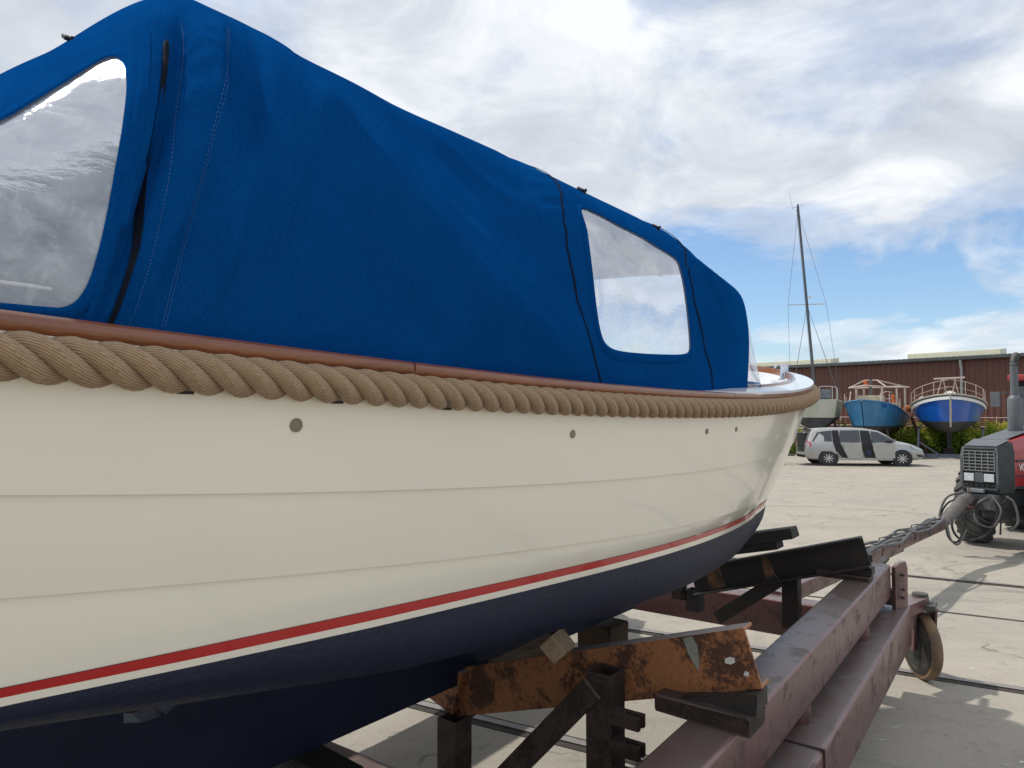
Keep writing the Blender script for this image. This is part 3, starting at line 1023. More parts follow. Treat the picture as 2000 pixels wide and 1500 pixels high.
def canopy(s, v, out=0.):
    s, v = np.asarray(s, float), np.asarray(v, float)
    e = 1e-3
    P = canopy_base(s, v)
    vc = np.clip(v, -.97, .97)
    A = canopy_base(s + e, vc) - canopy_base(s - e, vc)
    B = canopy_base(s, np.clip(vc + e, -1, 1)) - canopy_base(s, np.clip(vc - e, -1, 1))
    n = np.cross(B, A)
    n /= np.maximum(np.linalg.norm(n, axis=-1, keepdims=True), 1e-12)
    c0 = np.stack([P[..., 0], P[..., 1] * .2, P[..., 2] * .3], -1)
    n *= np.sign((n * (P - c0)).sum(-1, keepdims=True) + 1e-9)
    av = np.abs(v)
    sg = np.sign(v) + (v == 0)
    # the cloth is pulled flat on either side of the tension fold
    cv = np.interp(s, CREASE[:, 0], CREASE[:, 1])
    win = np.clip((s - 4.06) / .35, 0, 1) * np.clip((5.46 - s) / .20, 0, 1)
    win = win * win * (3 - 2 * win)
    Cp = canopy_base(s, sg * cv)
    Cp = Cp + np.stack([0 * s, sg * .052, 0 * s + .022], -1)
    Tp, Bp = canopy_base(s, sg * np.minimum(.30, cv - .02)), canopy_base(s, sg * np.ones_like(s))
    tu = np.clip((cv - av) / np.maximum(cv - .30, .02), 0, 1)[..., None]
    tl = np.clip((av - cv) / np.maximum(1 - cv, .004), 0, 1)[..., None]
    Q = np.where((av < cv)[..., None], Cp + (Tp - Cp) * tu, Cp + (Bp - Cp) * tl)
    wq = win * np.where(av < cv, 1 - np.clip((tu[..., 0] - .55) / .45, 0, 1) ** 2, 1.0) * .80
    P = P + (Q - P) * wq[..., None]
    fade = np.clip((1 - av) / .08, 0, 1)
    # tension fold from the aft hoop down to the foot of the middle hoop
    dis = 0 * s
    # slack folds beside the aft seam
    f = np.exp(-np.clip(5.715 - s, 0, 3) / .16) * (s < 5.715)
    dis = dis + f * (.030 * np.sin((5.715 - s) * 2 * PI / .15 + 7.5 * av - 1.2) + .009 * np.sin((5.715 - s) * 2 * PI / .06 + 13 * av)) * np.clip((av - .35) / .15, 0, 1)
    # seams pull the cloth in slightly; loose ripples between
    for s0 in (4.10, 3.13):
        dis = dis - .010 * np.exp(-((s - s0) / .035) ** 2)
    dis = dis + (.0035 * np.sin(s * 9.1 + av * 6.0) * np.sin(av * 8.3 + s * 2.0) + .0020 * np.sin(s * 21.0 - av * 17.0)) * np.clip((av - .5) / .2, 0, 1)
    for (a0, b0), (a1, b1), amp, wd in FOLDS:
        ds_, dv = a1 - a0, (b1 - b0) * 1.5
        ll = ds_ * ds_ + dv * dv
        tt = ((s - a0) * ds_ + (av - b0) * 1.5 * dv) / ll
        dist = ((s - a0) * dv - (av - b0) * 1.5 * ds_) / math.sqrt(ll)
        dis = dis + amp * np.exp(-(dist / wd) ** 2) * np.clip(np.minimum(tt + .15, 1.15 - tt) / .3, 0, 1)
    # puckers where the cloth is sewn to the seams
    for s0, wd in ((4.14, .07), (3.15, .06), (5.66, .05)):
        dis = dis + .0035 * np.sin(av * 70 + 4 * np.sin(av * 11)) * np.exp(-((s - s0) / wd) ** 2) * np.clip((av - .4) / .2, 0, 1)
    # the aft panel's edge stands off over the seam
    dis = dis + .020 * np.exp(-np.clip(s - 5.722, 0, 9) / .045) * (s >= 5.722) * np.clip((av - .25) / .2, 0, 1)
    g = np.exp(-((s - 2.85) / .22) ** 2)
    dis = dis + g * .012 * np.sin((s - 2.6) * 24 + av * 9)
    return P + n * ((dis * fade)[..., None] + out)


FW = [(3.964, .584), (3.91, .578), (3.738, .59), (3.508, .609), (3.311, .641), (3.262, .652), (3.262, .676), (3.285, .735), (3.300, .798), (3.303, .859), (3.298, .923), (3.303, .942), (3.354, .951), (3.594, .957), (3.885, .961), (4.0, .957), (4.052, .939), (4.072, .882), (4.070, .804), (4.05, .733), (4.025, .674), (4.005, .61)]
RW = [(5.80, .522), (5.777, .55), (5.769, .643), (5.768, .727), (5.763, .82), (5.754, .885), (5.748, .93), (5.743, .966), (5.753, .988), (5.79, .9945), (6.3, .992), (6.36, .95), (6.36, .80), (6.3, .72), (6.1, .68), (5.943, .641), (5.907, .607), (5.864, .57), (5.83, .535)]


def inpoly(p, poly):
    x, y = p
    c = False
    for i in range(len(poly)):
        (x0, y0), (x1, y1) = poly[i], poly[i - 1]
        if (y0 > y) != (y1 > y) and x < (x1 - x0) * (y - y0) / (y1 - y0 + 1e-12) + x0:
            c = not c
    return c


def build_canopy():
    KV = 1.45
    holes = []

    def round_off(q, n=2):
        q = np.array(q)
        for _ in range(n):
            nx = np.roll(q, -1, 0)
            q = np.stack([q * .75 + nx * .25, q * .25 + nx * .75], 1).reshape(-1, 2)
        return q
    for poly in (round_off(FW), round_off(RW)):
        for sg in (-1, 1):
            dense = []
            for i in range(len(poly)):
                a, b = np.array(poly[i]), np.array(poly[(i + 1) % len(poly)])
                k = max(1, int(np.hypot(*(b - a)) / .03))
                for j in range(k):
                    dense.append(a + (b - a) * j / k)
            holes.append(np.array([(p[0], sg * p[1]) for p in dense]))
    pts, edges = [], []
    for hpoly in holes:
        o = len(pts)
        n = len(hpoly)
        pts += [(p[0], p[1]) for p in hpoly]
        edges += [(o + i, o + (i + 1) % n) for i in range(n)]
    allh = np.array(pts)
    ring = np.concatenate(holes)
    for s in np.concatenate([np.arange(2.4, 5.25, .03), np.arange(5.25, 5.9, .012), np.arange(5.9, 6.701, .04)]):
        for v in np.linspace(-1, 1, 151):
            if np.min(np.hypot(ring[:, 0] - s, (ring[:, 1] - v) * 1.2)) > .008:
                pts.append((s, v))
    res = delaunay_2d_cdt([Vector((p[0], p[1] * KV)) for p in pts], edges, [], 0, 1e-5)
    V2 = np.array([(p.x, p.y / KV) for p in res[0]])
    V2[:, 1] = np.clip(V2[:, 1], -1, 1)
    faces = [tuple(f) for f in res[2]]
    which = []
    for f in faces:
        c = V2[list(f)].mean(0)
        w = -1
        for i, hp in enumerate(holes):
            if abs(c[1]) > .5 and (3.2 < c[0] < 4.1 or c[0] > 5.7) and inpoly(c, hp):
                w = i
                break
        which.append(w)

    def sub(sel, out):
        fs = [f for f, w in zip(faces, which) if w in sel]
        used = sorted({i for f in fs for i in f})
        mp = {a: i for i, a in enumerate(used)}
        b = MB()
        b.add(canopy(V2[used, 0], V2[used, 1], out), [tuple(mp[i] for i in f) for f in fs])
        b.uv = np.stack([V2[used, 0], V2[used, 1] * 1.6], -1)
        return b
    can = bb(sub({-1}, 0.), 'canopy', 'canvas_blue', smooth='all', fix=False)
    bb(sub({-1}, -.008), 'lining', 'lining_grey', can, smooth='all', fix=False)
    for i in range(4):
        o = bb(sub({i}, -.003), 'window', 'vinyl' if i < 2 else 'milky_vinyl', can, smooth='all', fix=False)

    def strip(name, path, w, out, m, dense=60, seg_on=None, parent=can, sides=(-1, 1), lift=.0):
        a = np.array(path)
        tt = np.linspace(0, len(a) - 1, dense)
        S = np.interp(tt, range(len(a)), a[:, 0])
        Vv = np.interp(tt, range(len(a)), a[:, 1])
        for sg in sides:
            b = MB()
            L_ = canopy(S + w, sg * Vv, out)
            M_ = canopy(S, sg * Vv, out + lift)
            R_ = canopy(S - w, sg * Vv, out)
            if seg_on is None:
                b.grid(np.array([L_, M_, R_]))
            else:
                for i in range(0, dense - 1, seg_on):
                    b.add([L_[i], R_[i], R_[i + 1], L_[i + 1]], [(0, 1, 2, 3)])
            bb(b, name, m, parent, smooth='all', fix=False)
    aft = [(5.66, .10), (5.69, .211), (5.725, .47), (5.728, .556), (5.732, .645), (5.732, .735), (5.728, .808), (5.721, .868), (5.714, .919), (5.71, .959), (5.707, .982), (5.707, .998)]
    strip('zip_or_gap_shade', [(a - .018, b_) for a, b_ in aft[3:]], .0050, .0045, 'zip_shade_cloth', 160)  # dark strip paints the shadow gap beside the aft panel's edge
    strip('zip_flap', [(a + .016, b_) for a, b_ in aft[2:]], .010, .003, 'canvas_blue', lift=.008)
    st = [(5.577, .519), (5.588, .59), (5.603, .69), (5.61, .772), (5.61, .841), (5.606, .888), (5.599, .929), (5.595, .969), (5.592, .992)]
    strip('stitching', st, .0005, .004, 'thread', 190, 2)
    strip('stitching', [(a + .006, b_) for a, b_ in st], .0006, .004, 'thread', 190, 2)
    strip('stitching', [(a - .05, b_) for a, b_ in aft[2:]], .0006, .004, 'thread', 190, 2)
    h1 = [(3.95, .10), (3.945, .30), (3.95, .377), (4.007, .476), (4.078, .574), (4.136, .668), (4.172, .774), (4.164, .866), (4.125, .941), (4.082, .978), (4.046, .998)]
    strip('zip_or_gap_shade', h1, .004, .002, 'zip_shade_cloth', 70, lift=.003)
    h2 = [(3.03, .10), (3.03, .30), (3.02, .454), (3.03, .52), (3.06, .57), (3.185, .69), (3.232, .808), (3.196, .88), (3.135, .941), (3.071, .982), (3.046, .998)]
    strip('zip_or_gap_shade', h2, .005, .003, 'zip_shade_cloth', 70, lift=.003)
    strip('hem', [(s_, .992) for s_ in np.linspace(2.45, 6.6, 40)], .0, .004, 'canvas_blue')
    # doubled hem sewn round each window
    for poly in (round_off(FW), round_off(RW)):
        q = np.array(poly) * np.array([1, 1.5])
        T_ = np.roll(q, -1, 0) - np.roll(q, 1, 0)
        T_ /= np.linalg.norm(T_, axis=1)[:, None]
        nrm = np.stack([T_[:, 1], -T_[:, 0]], -1)
        ar_ = .5 * np.sum(q[:, 0] * np.roll(q[:, 1], -1) - np.roll(q[:, 0], -1) * q[:, 1])
        nrm *= 1 if ar_ > 0 else -1
        for sg in (-1, 1):
            rows = []
            for o_, h_ in ((-.004, .0005), (.000, .0035), (.016, .0040), (.020, .0005)):
                r_ = (q + nrm * o_) / np.array([1, 1.5])
                r_ = np.concatenate([r_, r_[:1]])
                rows.append(canopy(r_[:, 0], sg * np.clip(r_[:, 1], 0, .9985), h_))
            b = MB()
            b.grid(np.array(rows))
            b.uv = np.tile(np.concatenate([q, q[:1]]) / np.array([1, 1]), (4, 1))
            bb(b, 'window_hem', 'canvas_blue', can, smooth='all', fix=False)
    # straps buckled over the hoops, standing a little proud of the cloth
    for (s_, v_) in ((5.80, -.20), (3.777, -.43), (3.178, -.45)):
        p = canopy(s_, v_, .008)
        b = MB()
        b.box(p, (.020, .030, .012), Matrix.Rotation(.5, 3, 'X'))
        b.box(p + np.array([.008, -.014, -.014]), (.012, .010, .034), Matrix.Rotation(.6, 3, 'X'))
        bb(b, 'strap_buckle', 'black_plastic', can, bevel=.004)
    # rolled blind hanging inside the forward side window
    b = MB()
    pts = [(-3.93, -.915, .455), (-3.6, -.93, .395), (-3.32, -.945, .325), (-3.32, -.95, .29), (-3.55, -.94, .315), (-3.8, -.925, .40)]
    b.poly(pts, (0, .02, .0))
    bb(b, 'blind', 'taupe_strip', can)
    # front panel: clear sheet over a blue skirt, sloping forward to the deck
    vv = np.linspace(-1, 1, 61)
    top = canopy(np.full(61, 2.402), vv)
    base = np.stack([-(2.24 - .78 * (1 - np.abs(vv) ** 4)), (plan(2.2) - .135) * vv, np.full(61, sheer(2.0) + .01)], -1)
    rows = []
    for f in np.linspace(0, 1, 13):
        g = top * (1 - f) + base * f
        g[:, 0] += .05 * math.sin(PI * f) * (1 - vv ** 2)
        rows.append(g)
    rows = np.array(rows)
    b = MB()
    b.grid(rows[:12])
    bb(b, 'front_window', 'vinyl', can, smooth='all')
    b = MB()
    b.grid(rows[11:])
    bb(b, 'front_skirt', 'canvas_blue', can, smooth='all')


build_canopy()
# ================================================================ yard trailer under the sloop
TA = R(36)
TD = Vector((math.sin(TA), math.cos(TA), 0))
TN = Vector((math.cos(TA), -math.sin(TA), 0))
TC = (4.0, -2.40)                     # centre of the trailer, measured along and across


def tp(a, n, z):
    """trailer point: a along the heading, n to the right, local to the trailer's empty"""
    return Vector((a - TC[0], -(n - TC[1]), z))


_o = TD * TC[0] + TN * TC[1]
trailer = empty('yard_trailer', (_o.x, _o.y, 0), (0, 0, R(90) - TA))
tag(trailer, 'purple-brown steel yard trailer with rusty support arms carrying the cream sloop', 'trailer')


def rrect(w, h, r=.02):
    o = []
    for cx, cy, a0 in ((w / 2 - r, h / 2 - r, 0), (-w / 2 + r, h / 2 - r, 90), (-w / 2 + r, -h / 2 + r, 180), (w / 2 - r, -h / 2 + r, 270)):
        for k in range(4):
            a = R(a0 + k * 30)
            o.append((cx + r * math.cos(a), cy + r * math.sin(a)))
    return o


def build_trailer():
    def bar(name, a, b, w, h, m, r=.02, parent=trailer):
        q = MB()
        q.profile(a, b, rrect(w, h, r))
        return q.build(name, m, parent, smooth=True)
    for sg in (1, -1):
        nn = lambda n: n if sg > 0 else 2 * TC[1] - n
        bar('upper_beam', tp(-1.4, nn(-1.043), .932), tp(6.52, nn(-1.043), .932), .214, .27, 'trailer_paint', .022)
        lb = bar('lower_beam', tp(-1.4, nn(-.985), .55), tp(6.70, nn(-.985), .55), .335, .32, 'trailer_paint', .025)
        # splice plate welded over a joint in the lower beam
        q = MB()
        q.box(tp(3.62, nn(-.985), .55), (.012, .349, .334))
        q.build('weld_seam', 'brown_steel', lb)
        q = MB()
        q.poly([tp(3.0, nn(-.815), .42), tp(3.42, nn(-.815), .42), tp(3.42, nn(-.815), .735), tp(3.30, nn(-.815), .745), tp(3.0, nn(-.815), .745)], tp(0, nn(-.815) + sg * .014, 0) - tp(0, nn(-.815), 0))
        q.build('splice_plate', 'trailer_paint', lb, bevel=.003)
        for a in (5.55, 3.9, 1.9, 0.2):
            q = MB()
            q.lathe([(.062, .69), (.062, .80), ], Matrix.Translation(tp(a, nn(-1.0), 0)), 18)
            q.build('spacer', 'trailer_paint', trailer, smooth=True)
        # end plate with bolt holes
        q = MB()
        q.poly([tp(6.50, nn(-.90), .60), tp(6.66, nn(-.835), .60), tp(6.70, nn(-.835), 1.02), tp(6.67, nn(-.845), 1.08), tp(6.54, nn(-.875), 1.08), tp(6.50, nn(-.90), 1.05)], tp(.012, nn(-.90) + sg * -.03, 0) - tp(0, nn(-.90), 0))
        pl = q.build('end_plate', 'trailer_paint', trailer, bevel=.003)
        for a, z in ((6.59, .98), (6.60, .86), (6.575, .80), (6.615, .70)):
            q = MB()
            q.lathe([(.011, 0), (.011, .022), (.0, .022)], Matrix.Translation(tp(a, nn(-.868), z)) @ Matrix.Rotation(R(90) * sg, 4, 'X'), 10)
            q.build('bolt', 'black_steel', pl)
        q = MB()
        q.box(tp(6.56, nn(-1.0), .80), (.10, .20, .12))
        q.box(tp(6.50, nn(-1.12), .98), (.30, .06, .05))
        q.box(tp(6.70, nn(-1.02), 1.05), (.36, .05, .03))
        q.box(tp(6.58, nn(-1.10), 1.09), (.04, .04, .06))
        q.build('coupling', 'black_steel', trailer, bevel=.004)
        # swivelling wheel
        for aw in (7.15, -1.1):
            w = Matrix.Translation(tp(aw, nn(-.80), .285)) @ Matrix.Rotation(R(33), 4, 'Z') @ Matrix.Rotation(R(90), 4, 'X')
            rz = Matrix.Rotation(R(33), 3, 'Z')
            q = MB()
            q.lathe([(.245, -.042), (.272, -.042), (.285, -.026), (.285, .026), (.272, .042), (.245, .042), (.245, -.042)], w, 40)
            ty = q.build('caster_wheel', 'caster_tan', trailer, smooth=True)
            q = MB()
            q.lathe([(.246, -.046), (.246, .046), (.222, .046), (.21, .020), (.17, .008), (.09, .008), (.07, .05), (.03, .05), (.03, -.05), (.07, -.05), (.09, -.008), (.17, -.008), (.21, -.020), (.222, -.046), (.246, -.046)], w, 36)
            q.build('rim', 'grime_grey', ty, smooth=True)
            for k in (-1, 1):
                q = MB()
                c = tp(aw, nn(-.80), 0) + rz @ Vector((0, k * .085, 0))
                q.poly([c + rz @ Vector(v_) for v_ in ((-.055, -.01, .24), (.055, -.01, .24), (.085, -.01, .62), (-.10, -.01, .62))], rz @ Vector((0, .02, 0)))
                q.build('fork', 'trailer_paint', trailer, bevel=.004)
            q = MB()
            q.box(tp(aw - .02, nn(-.80), .64), (.22, .24, .035))
            q.lathe([(.062, .655), (.068, .665), (.068, .70), (.060, .735), (.0, .738)], Matrix.Translation(tp(aw - .02, nn(-.80), 0)), 18)
            q.build('swivel_head', 'grime_grey', trailer, smooth=True)
            q = MB()
            q.beam(tp(aw - .02, nn(-.82), .66), tp(aw - .45 * (1 if aw > 0 else -1), nn(-.99), .62), .18, .10)
            q.build('caster_arm', 'trailer_paint', trailer, bevel=.006)
    bar('cross_beam', tp(6.40, -1.12, .55), tp(6.40, 2 * TC[1] + 1.12, .55), .20, .30, 'trailer_paint')
    for a in (2.79, .1):
        bar('cross_beam', tp(a, -1.0, .22), tp(a, 2 * TC[1] + 1.0, .22), .20, .22, 'trailer_paint')
    # drawbar running out to the tractor
    q = MB()
    A, B = tp(6.5, -1.86, .66), tp(12.15, -1.08, .66)
    q.profile(A, B, rrect(.13, .13, .015))
    q.profile(A + Vector((.2, 0, -.09)), A + (B - A) * .66 + Vector((0, 0, -.085)), rrect(.07, .05, .008))
    db = q.build('drawbar', 'trailer_paint', trailer, smooth=True)
    q = MB()
    A2 = B
    path = bez([tp(11.9, -1.11, .66), tp(12.3, -1.06, .67), tp(12.7, -.98, .76), tp(13.15, -.88, .90), tp(13.45, -.82, .93)], 8)
    q.tube(path, [.058 + .034 * min(1, i / 20) for i in range(len(path))], 14)
    q.build('tow_neck', 'neck_grey', db, smooth=True)
    sdv = (B - A).normalized()
    side = sdv.cross(Vector((0, 0, 1)))
    for k in range(6):
        pts = []
        ph = k * 1.3
        for i in range(14):
            f = i / 13
            pts.append(A + (B - A) * (.22 + .78 * f) + side * (-.09 + .036 * k + .03 * math.sin(f * 17 + ph)) + Vector((0, 0, .085 + .018 * math.sin(f * 23 + ph * 2))))
        q = MB()
        q.tube(bez(pts, 5), .017, 7)
        q.build('hose', 'hose_grey', db, smooth=True)
    for f in (.35, .47, .58, .70, .82):
        q = MB()
        c = A + (B - A) * f
        q.tube([c + side * -.13 + Vector((0, 0, .0)), c + side * -.115 + Vector((0, 0, .095)), c + side * -.05 + Vector((.01, 0, .118)), c + side * .05 + Vector((.01, 0, .120)), c + side * .115 + Vector((0, 0, .090)), c + side * .10 + Vector((0, 0, .0))], .007, 6)
        q.build('hose_tie', 'black_plastic', db)

    # ---- support arms: sloped channel on two posts with a brace
    def arm(a, right, left, h, m, posts, post_m, brace, flip=1, foot=.62):
        (nr_, zr), (nl, zl) = right, left
        q = MB()
        w, t = .10, .014
        ch = [(-w, -h / 2), (0, -h / 2), (0, h / 2), (-w, h / 2), (-w, h / 2 - t), (-t, h / 2 - t), (-t, -h / 2 + t), (-w, -h / 2 + t)]
        q.profile(tp(a, nl, zl), tp(a, nr_, zr), [(flip * x, y) for x, y in ch])
        ar = q.build('support_arm', m, trailer, bevel=.003)
        for (n, top, aa, w_) in posts:
            q = MB()
            o = [(-w_ / 2, -w_ / 2), (w_ / 2, -w_ / 2), (w_ / 2, w_ / 2), (-w_ / 2, w_ / 2)]
            i_ = [(x * .84, y * .84) for x, y in o]
            b0, t0 = tp(aa, n, foot), tp(aa, n, top)
            P = []
            for c, sc in ((b0, o), (t0, o), (t0, i_), (t0 - Vector((0, 0, .12)), i_)):
                P += [c + Vector((x, y, 0)) for x, y in sc]
            F = []
            for r_ in range(3):
                for k in range(4):
                    F.append((r_ * 4 + k, r_ * 4 + (k + 1) % 4, r_ * 4 + 4 + (k + 1) % 4, r_ * 4 + 4 + k))
            F += [(3, 2, 1, 0), (12, 13, 14, 15)]
            q.add(P, F)
            q.build('post', post_m, trailer, bevel=.004)
        q = MB()
        q.beam(tp(brace[0][2], brace[0][0], brace[0][1]), tp(brace[1][2], brace[1][0], brace[1][1]), .105, .022, up=(1, 0, 0))
        q.build('brace', post_m, trailer, bevel=.003)
        return ar
    ar = arm(2.85, (-.90, 1.335), (-2.46, .845), .235, 'orange_rust',
             [(-1.515, 1.185, 2.775, .125), (-2.395, .76, 2.80, .125)], 'brown_steel', ((-1.54, 1.12, 2.705), (-2.26, .33, 2.705)), flip=1, foot=.33)
    # torn bare patch, lug hole and paint smears on the orange arm
    u = (tp(0, -.90, 1.335) - tp(0, -2.46, .845)).normalized()
    up = Vector((0, -u.z, u.y)) * (1 if u.y > 0 else -1)
    if up.z < 0:
        up = -up
    fr = tp(2.85 - .0015, -.90, 1.335)

    def patch(name, m, cx, cy, pts, out=.0015):
        q = MB()
        q.poly([fr - u * (cx + x) + up * (cy + y) for x, y in pts], (-out, 0, 0))
        q.build(name, m, ar)
    patch('bare_patch', 'paint_grey', .245, .045, [(.022, .065), (-.02, .068), (-.032, .03), (-.022, -.03), (-.004, -.075), (.008, -.03), (.018, 0)])
    patch('paint_smear', 'paint_chip', .095, .0, [(.022, -.006), (.018, .010), (-.004, .016), (-.022, .010), (-.020, -.008), (.0, -.014)])
    patch('paint_smear', 'paint_chip', .045, -.055, [(.012, -.004), (.0, .012), (-.014, .004), (-.006, -.012)])
    patch('bolt_hole', 'paint_chip', .70, .02, [(.016 * math.cos(k * PI / 7), .020 * math.sin(k * PI / 7)) for k in range(14)])
    # adjusting lugs on the post
    for z in (1.02, .90, .78):
        q = MB()
        for k in (-1, 1):
            q.box(tp(2.73 + k * .022, -1.39, z), (.026, .14, .055))
        q.box(tp(2.73, -1.425, z), (.06, .06, .05))
        q.build('lug', 'brown_steel', trailer, bevel=.004)
    arm(5.80, (-.985, 1.285), (-2.32, .885), .225, 'black_steel',
        [(-1.54, 1.04, 5.86, .12), (-2.33, .80, 5.86, .12)], 'black_steel', ((-1.60, 1.0, 5.74), (-2.10, .62, 5.74)), flip=-1)
    # the port side carries the same arms
    for a, m in ((2.85, 'orange_rust'), (5.80, 'black_steel')):
        q = MB()
        q.beam(tp(a, 2 * TC[1] + .95, 1.33), tp(a, 2 * TC[1] + 2.42, .87), .10, .23)
        q.build('support_arm', m, trailer, bevel=.004)
        for n, t_ in ((1.53, 1.05), (2.34, .78)):
            q = MB()
            q.beam(tp(a + .07, 2 * TC[1] + n, .70), tp(a + .07, 2 * TC[1] + n, t_), .12, .12, up=(1, 0, 0))
            q.build('post', 'brown_steel', trailer, bevel=.004)
    # patch of old orange paint on the far arm
    u2 = (tp(0, -.985, 1.285) - tp(0, -2.32, .885)).normalized()
    for x0, x1, y0, y1 in ((.70, .79, -.085, .10), (1.12, 1.27, -.09, .085)):
        c = tp(5.80 - .0155, -.985, 1.285)
        up2 = Vector((0, -u2.z, u2.y))
        up2 = -up2 if up2.z < 0 else up2
        q = MB()
        q.poly([c - u2 * x0 + up2 * y0, c - u2 * (x1) + up2 * (y0 - .005), c - u2 * (x1 - .02) + up2 * y1, c - u2 * (x0 + .015) + up2 * (y1 - .01)], (-.001, 0, 0))
        q.build('old_paint', 'faded_orange', trailer)


build_trailer()


def tw(a, n, z):
    return TD * a + TN * n + Vector((0, 0, z))


def loose(name, m, c, size, label, cat, rz=0., tilt=0., group=None, bevel=.006, taper=None):
    """timber lying crosswise on the trailer; local x runs across, y along"""
    o = MB()
    x, y, z = (v / 2 for v in size)
    if taper is None:
        o.box((0, 0, 0), size)
    else:
        P = [(-x, -y, -z), (x, -y, -z), (x, y, -z), (-x, y, -z), (-x, -y, z * taper), (x, -y, z), (x, y, z), (-x, y, z * taper)]
        o.add(P, [(3, 2, 1, 0), (4, 5, 6, 7), (0, 1, 5, 4), (1, 2, 6, 5), (2, 3, 7, 6), (3, 0, 4, 7)])
    ob = o.build(name, m, bevel=bevel)
    # roughen the arrises a little so that no block is perfect
    for v in ob.data.vertices:
        v.co += Vector(rng.normal(size=3)) * min(.004, bevel * .5)
    ob.location = c
    ob.rotation_euler = (0, -tilt, -TA + rz)
    return tag(ob, label, cat, group)


slope = math.atan2(1.335 - .845, 1.56)
loose('packing_block', 'brown_steel', tw(2.84, -1.075, 1.103), (.40, .17, .072), 'flat brown steel packing block under the right end of the orange arm', 'block', rz=R(-4))
loose('steel_wedge', 'black_steel', tw(2.86, -1.02, 1.178), (.30, .14, .078), 'dark wedge between the packing block and the orange arm', 'wedge', taper=-.9)
loose('packing_block', 'brown_steel', tw(5.80, -1.14, 1.088), (.36, .16, .042), 'flat dark packing block under the right end of the black arm', 'block', rz=R(-3))
loose('steel_wedge', 'black_steel', tw(5.81, -1.09, 1.137), (.28, .14, .056), 'dark wedge on the block below the black arm', 'wedge', taper=-.9)
loose('timber_wedge', 'old_timber', tw(2.92, -2.03, 1.135), (.42, .13, .13), 'weathered grey timber wedge lying on the orange arm against the hull', 'wedge', tilt=slope, taper=-.3)
loose('timber_block', 'fresh_timber', tw(2.84, -1.80, 1.215), (.085, .14, .105), 'pale freshly cut timber block on top of the orange arm', 'block', rz=R(14), tilt=slope + .45)
loose('sunlit_hull_strip', 'sunlit_hull_blue', tw(2.98, -2.06, 1.218), (.30, .11, .022), 'bright blue strip painted as sunlit hull bottom between timber wedge and hull', 'pad', tilt=slope + .25, bevel=.004)  # added blue strip, its colour stands in for hull bottom in sunlight
loose('pad_plank', 'dark_timber', tw(6.05, -1.86, 1.262), (.62, .20, .085), 'upper dark plank stacked against the hull behind the black arm', 'plank', tilt=R(13))
loose('pad_plank', 'dark_timber', tw(6.05, -1.97, 1.162), (.60, .17, .08), 'lower dark plank stacked against the hull behind the black arm', 'plank', tilt=R(13))
loose('keel_post', 'bark_timber', Vector((.60, 4.77, .79)), (.26, .24, .26), 'rough bark-brown timber post standing under the keel amidships', 'timber post', bevel=.02)
kb = Vector((-.86, 3.02, 0))
for k, (z, sx, sy, dx, lab, m) in enumerate(((.845, .62, .17, 0, 'topmost dark keel block, its rounded end out, in the stack under the stern', 'dark_timber'),
                                             (.755, .80, .19, .03, 'second keel block from the top in the stack under the stern', 'old_timber'),
                                             (.655, .86, .22, .0, 'bottom keel block with a broken pale end in the stack under the stern', 'old_timber'))):
    loose('keel_block', m, kb + TN * dx + Vector((0, 0, z)) , (sx, sy, .088), lab, 'timber block', rz=R(-6 + 5 * k), bevel=.02, group='timber keel blocks under the stern')
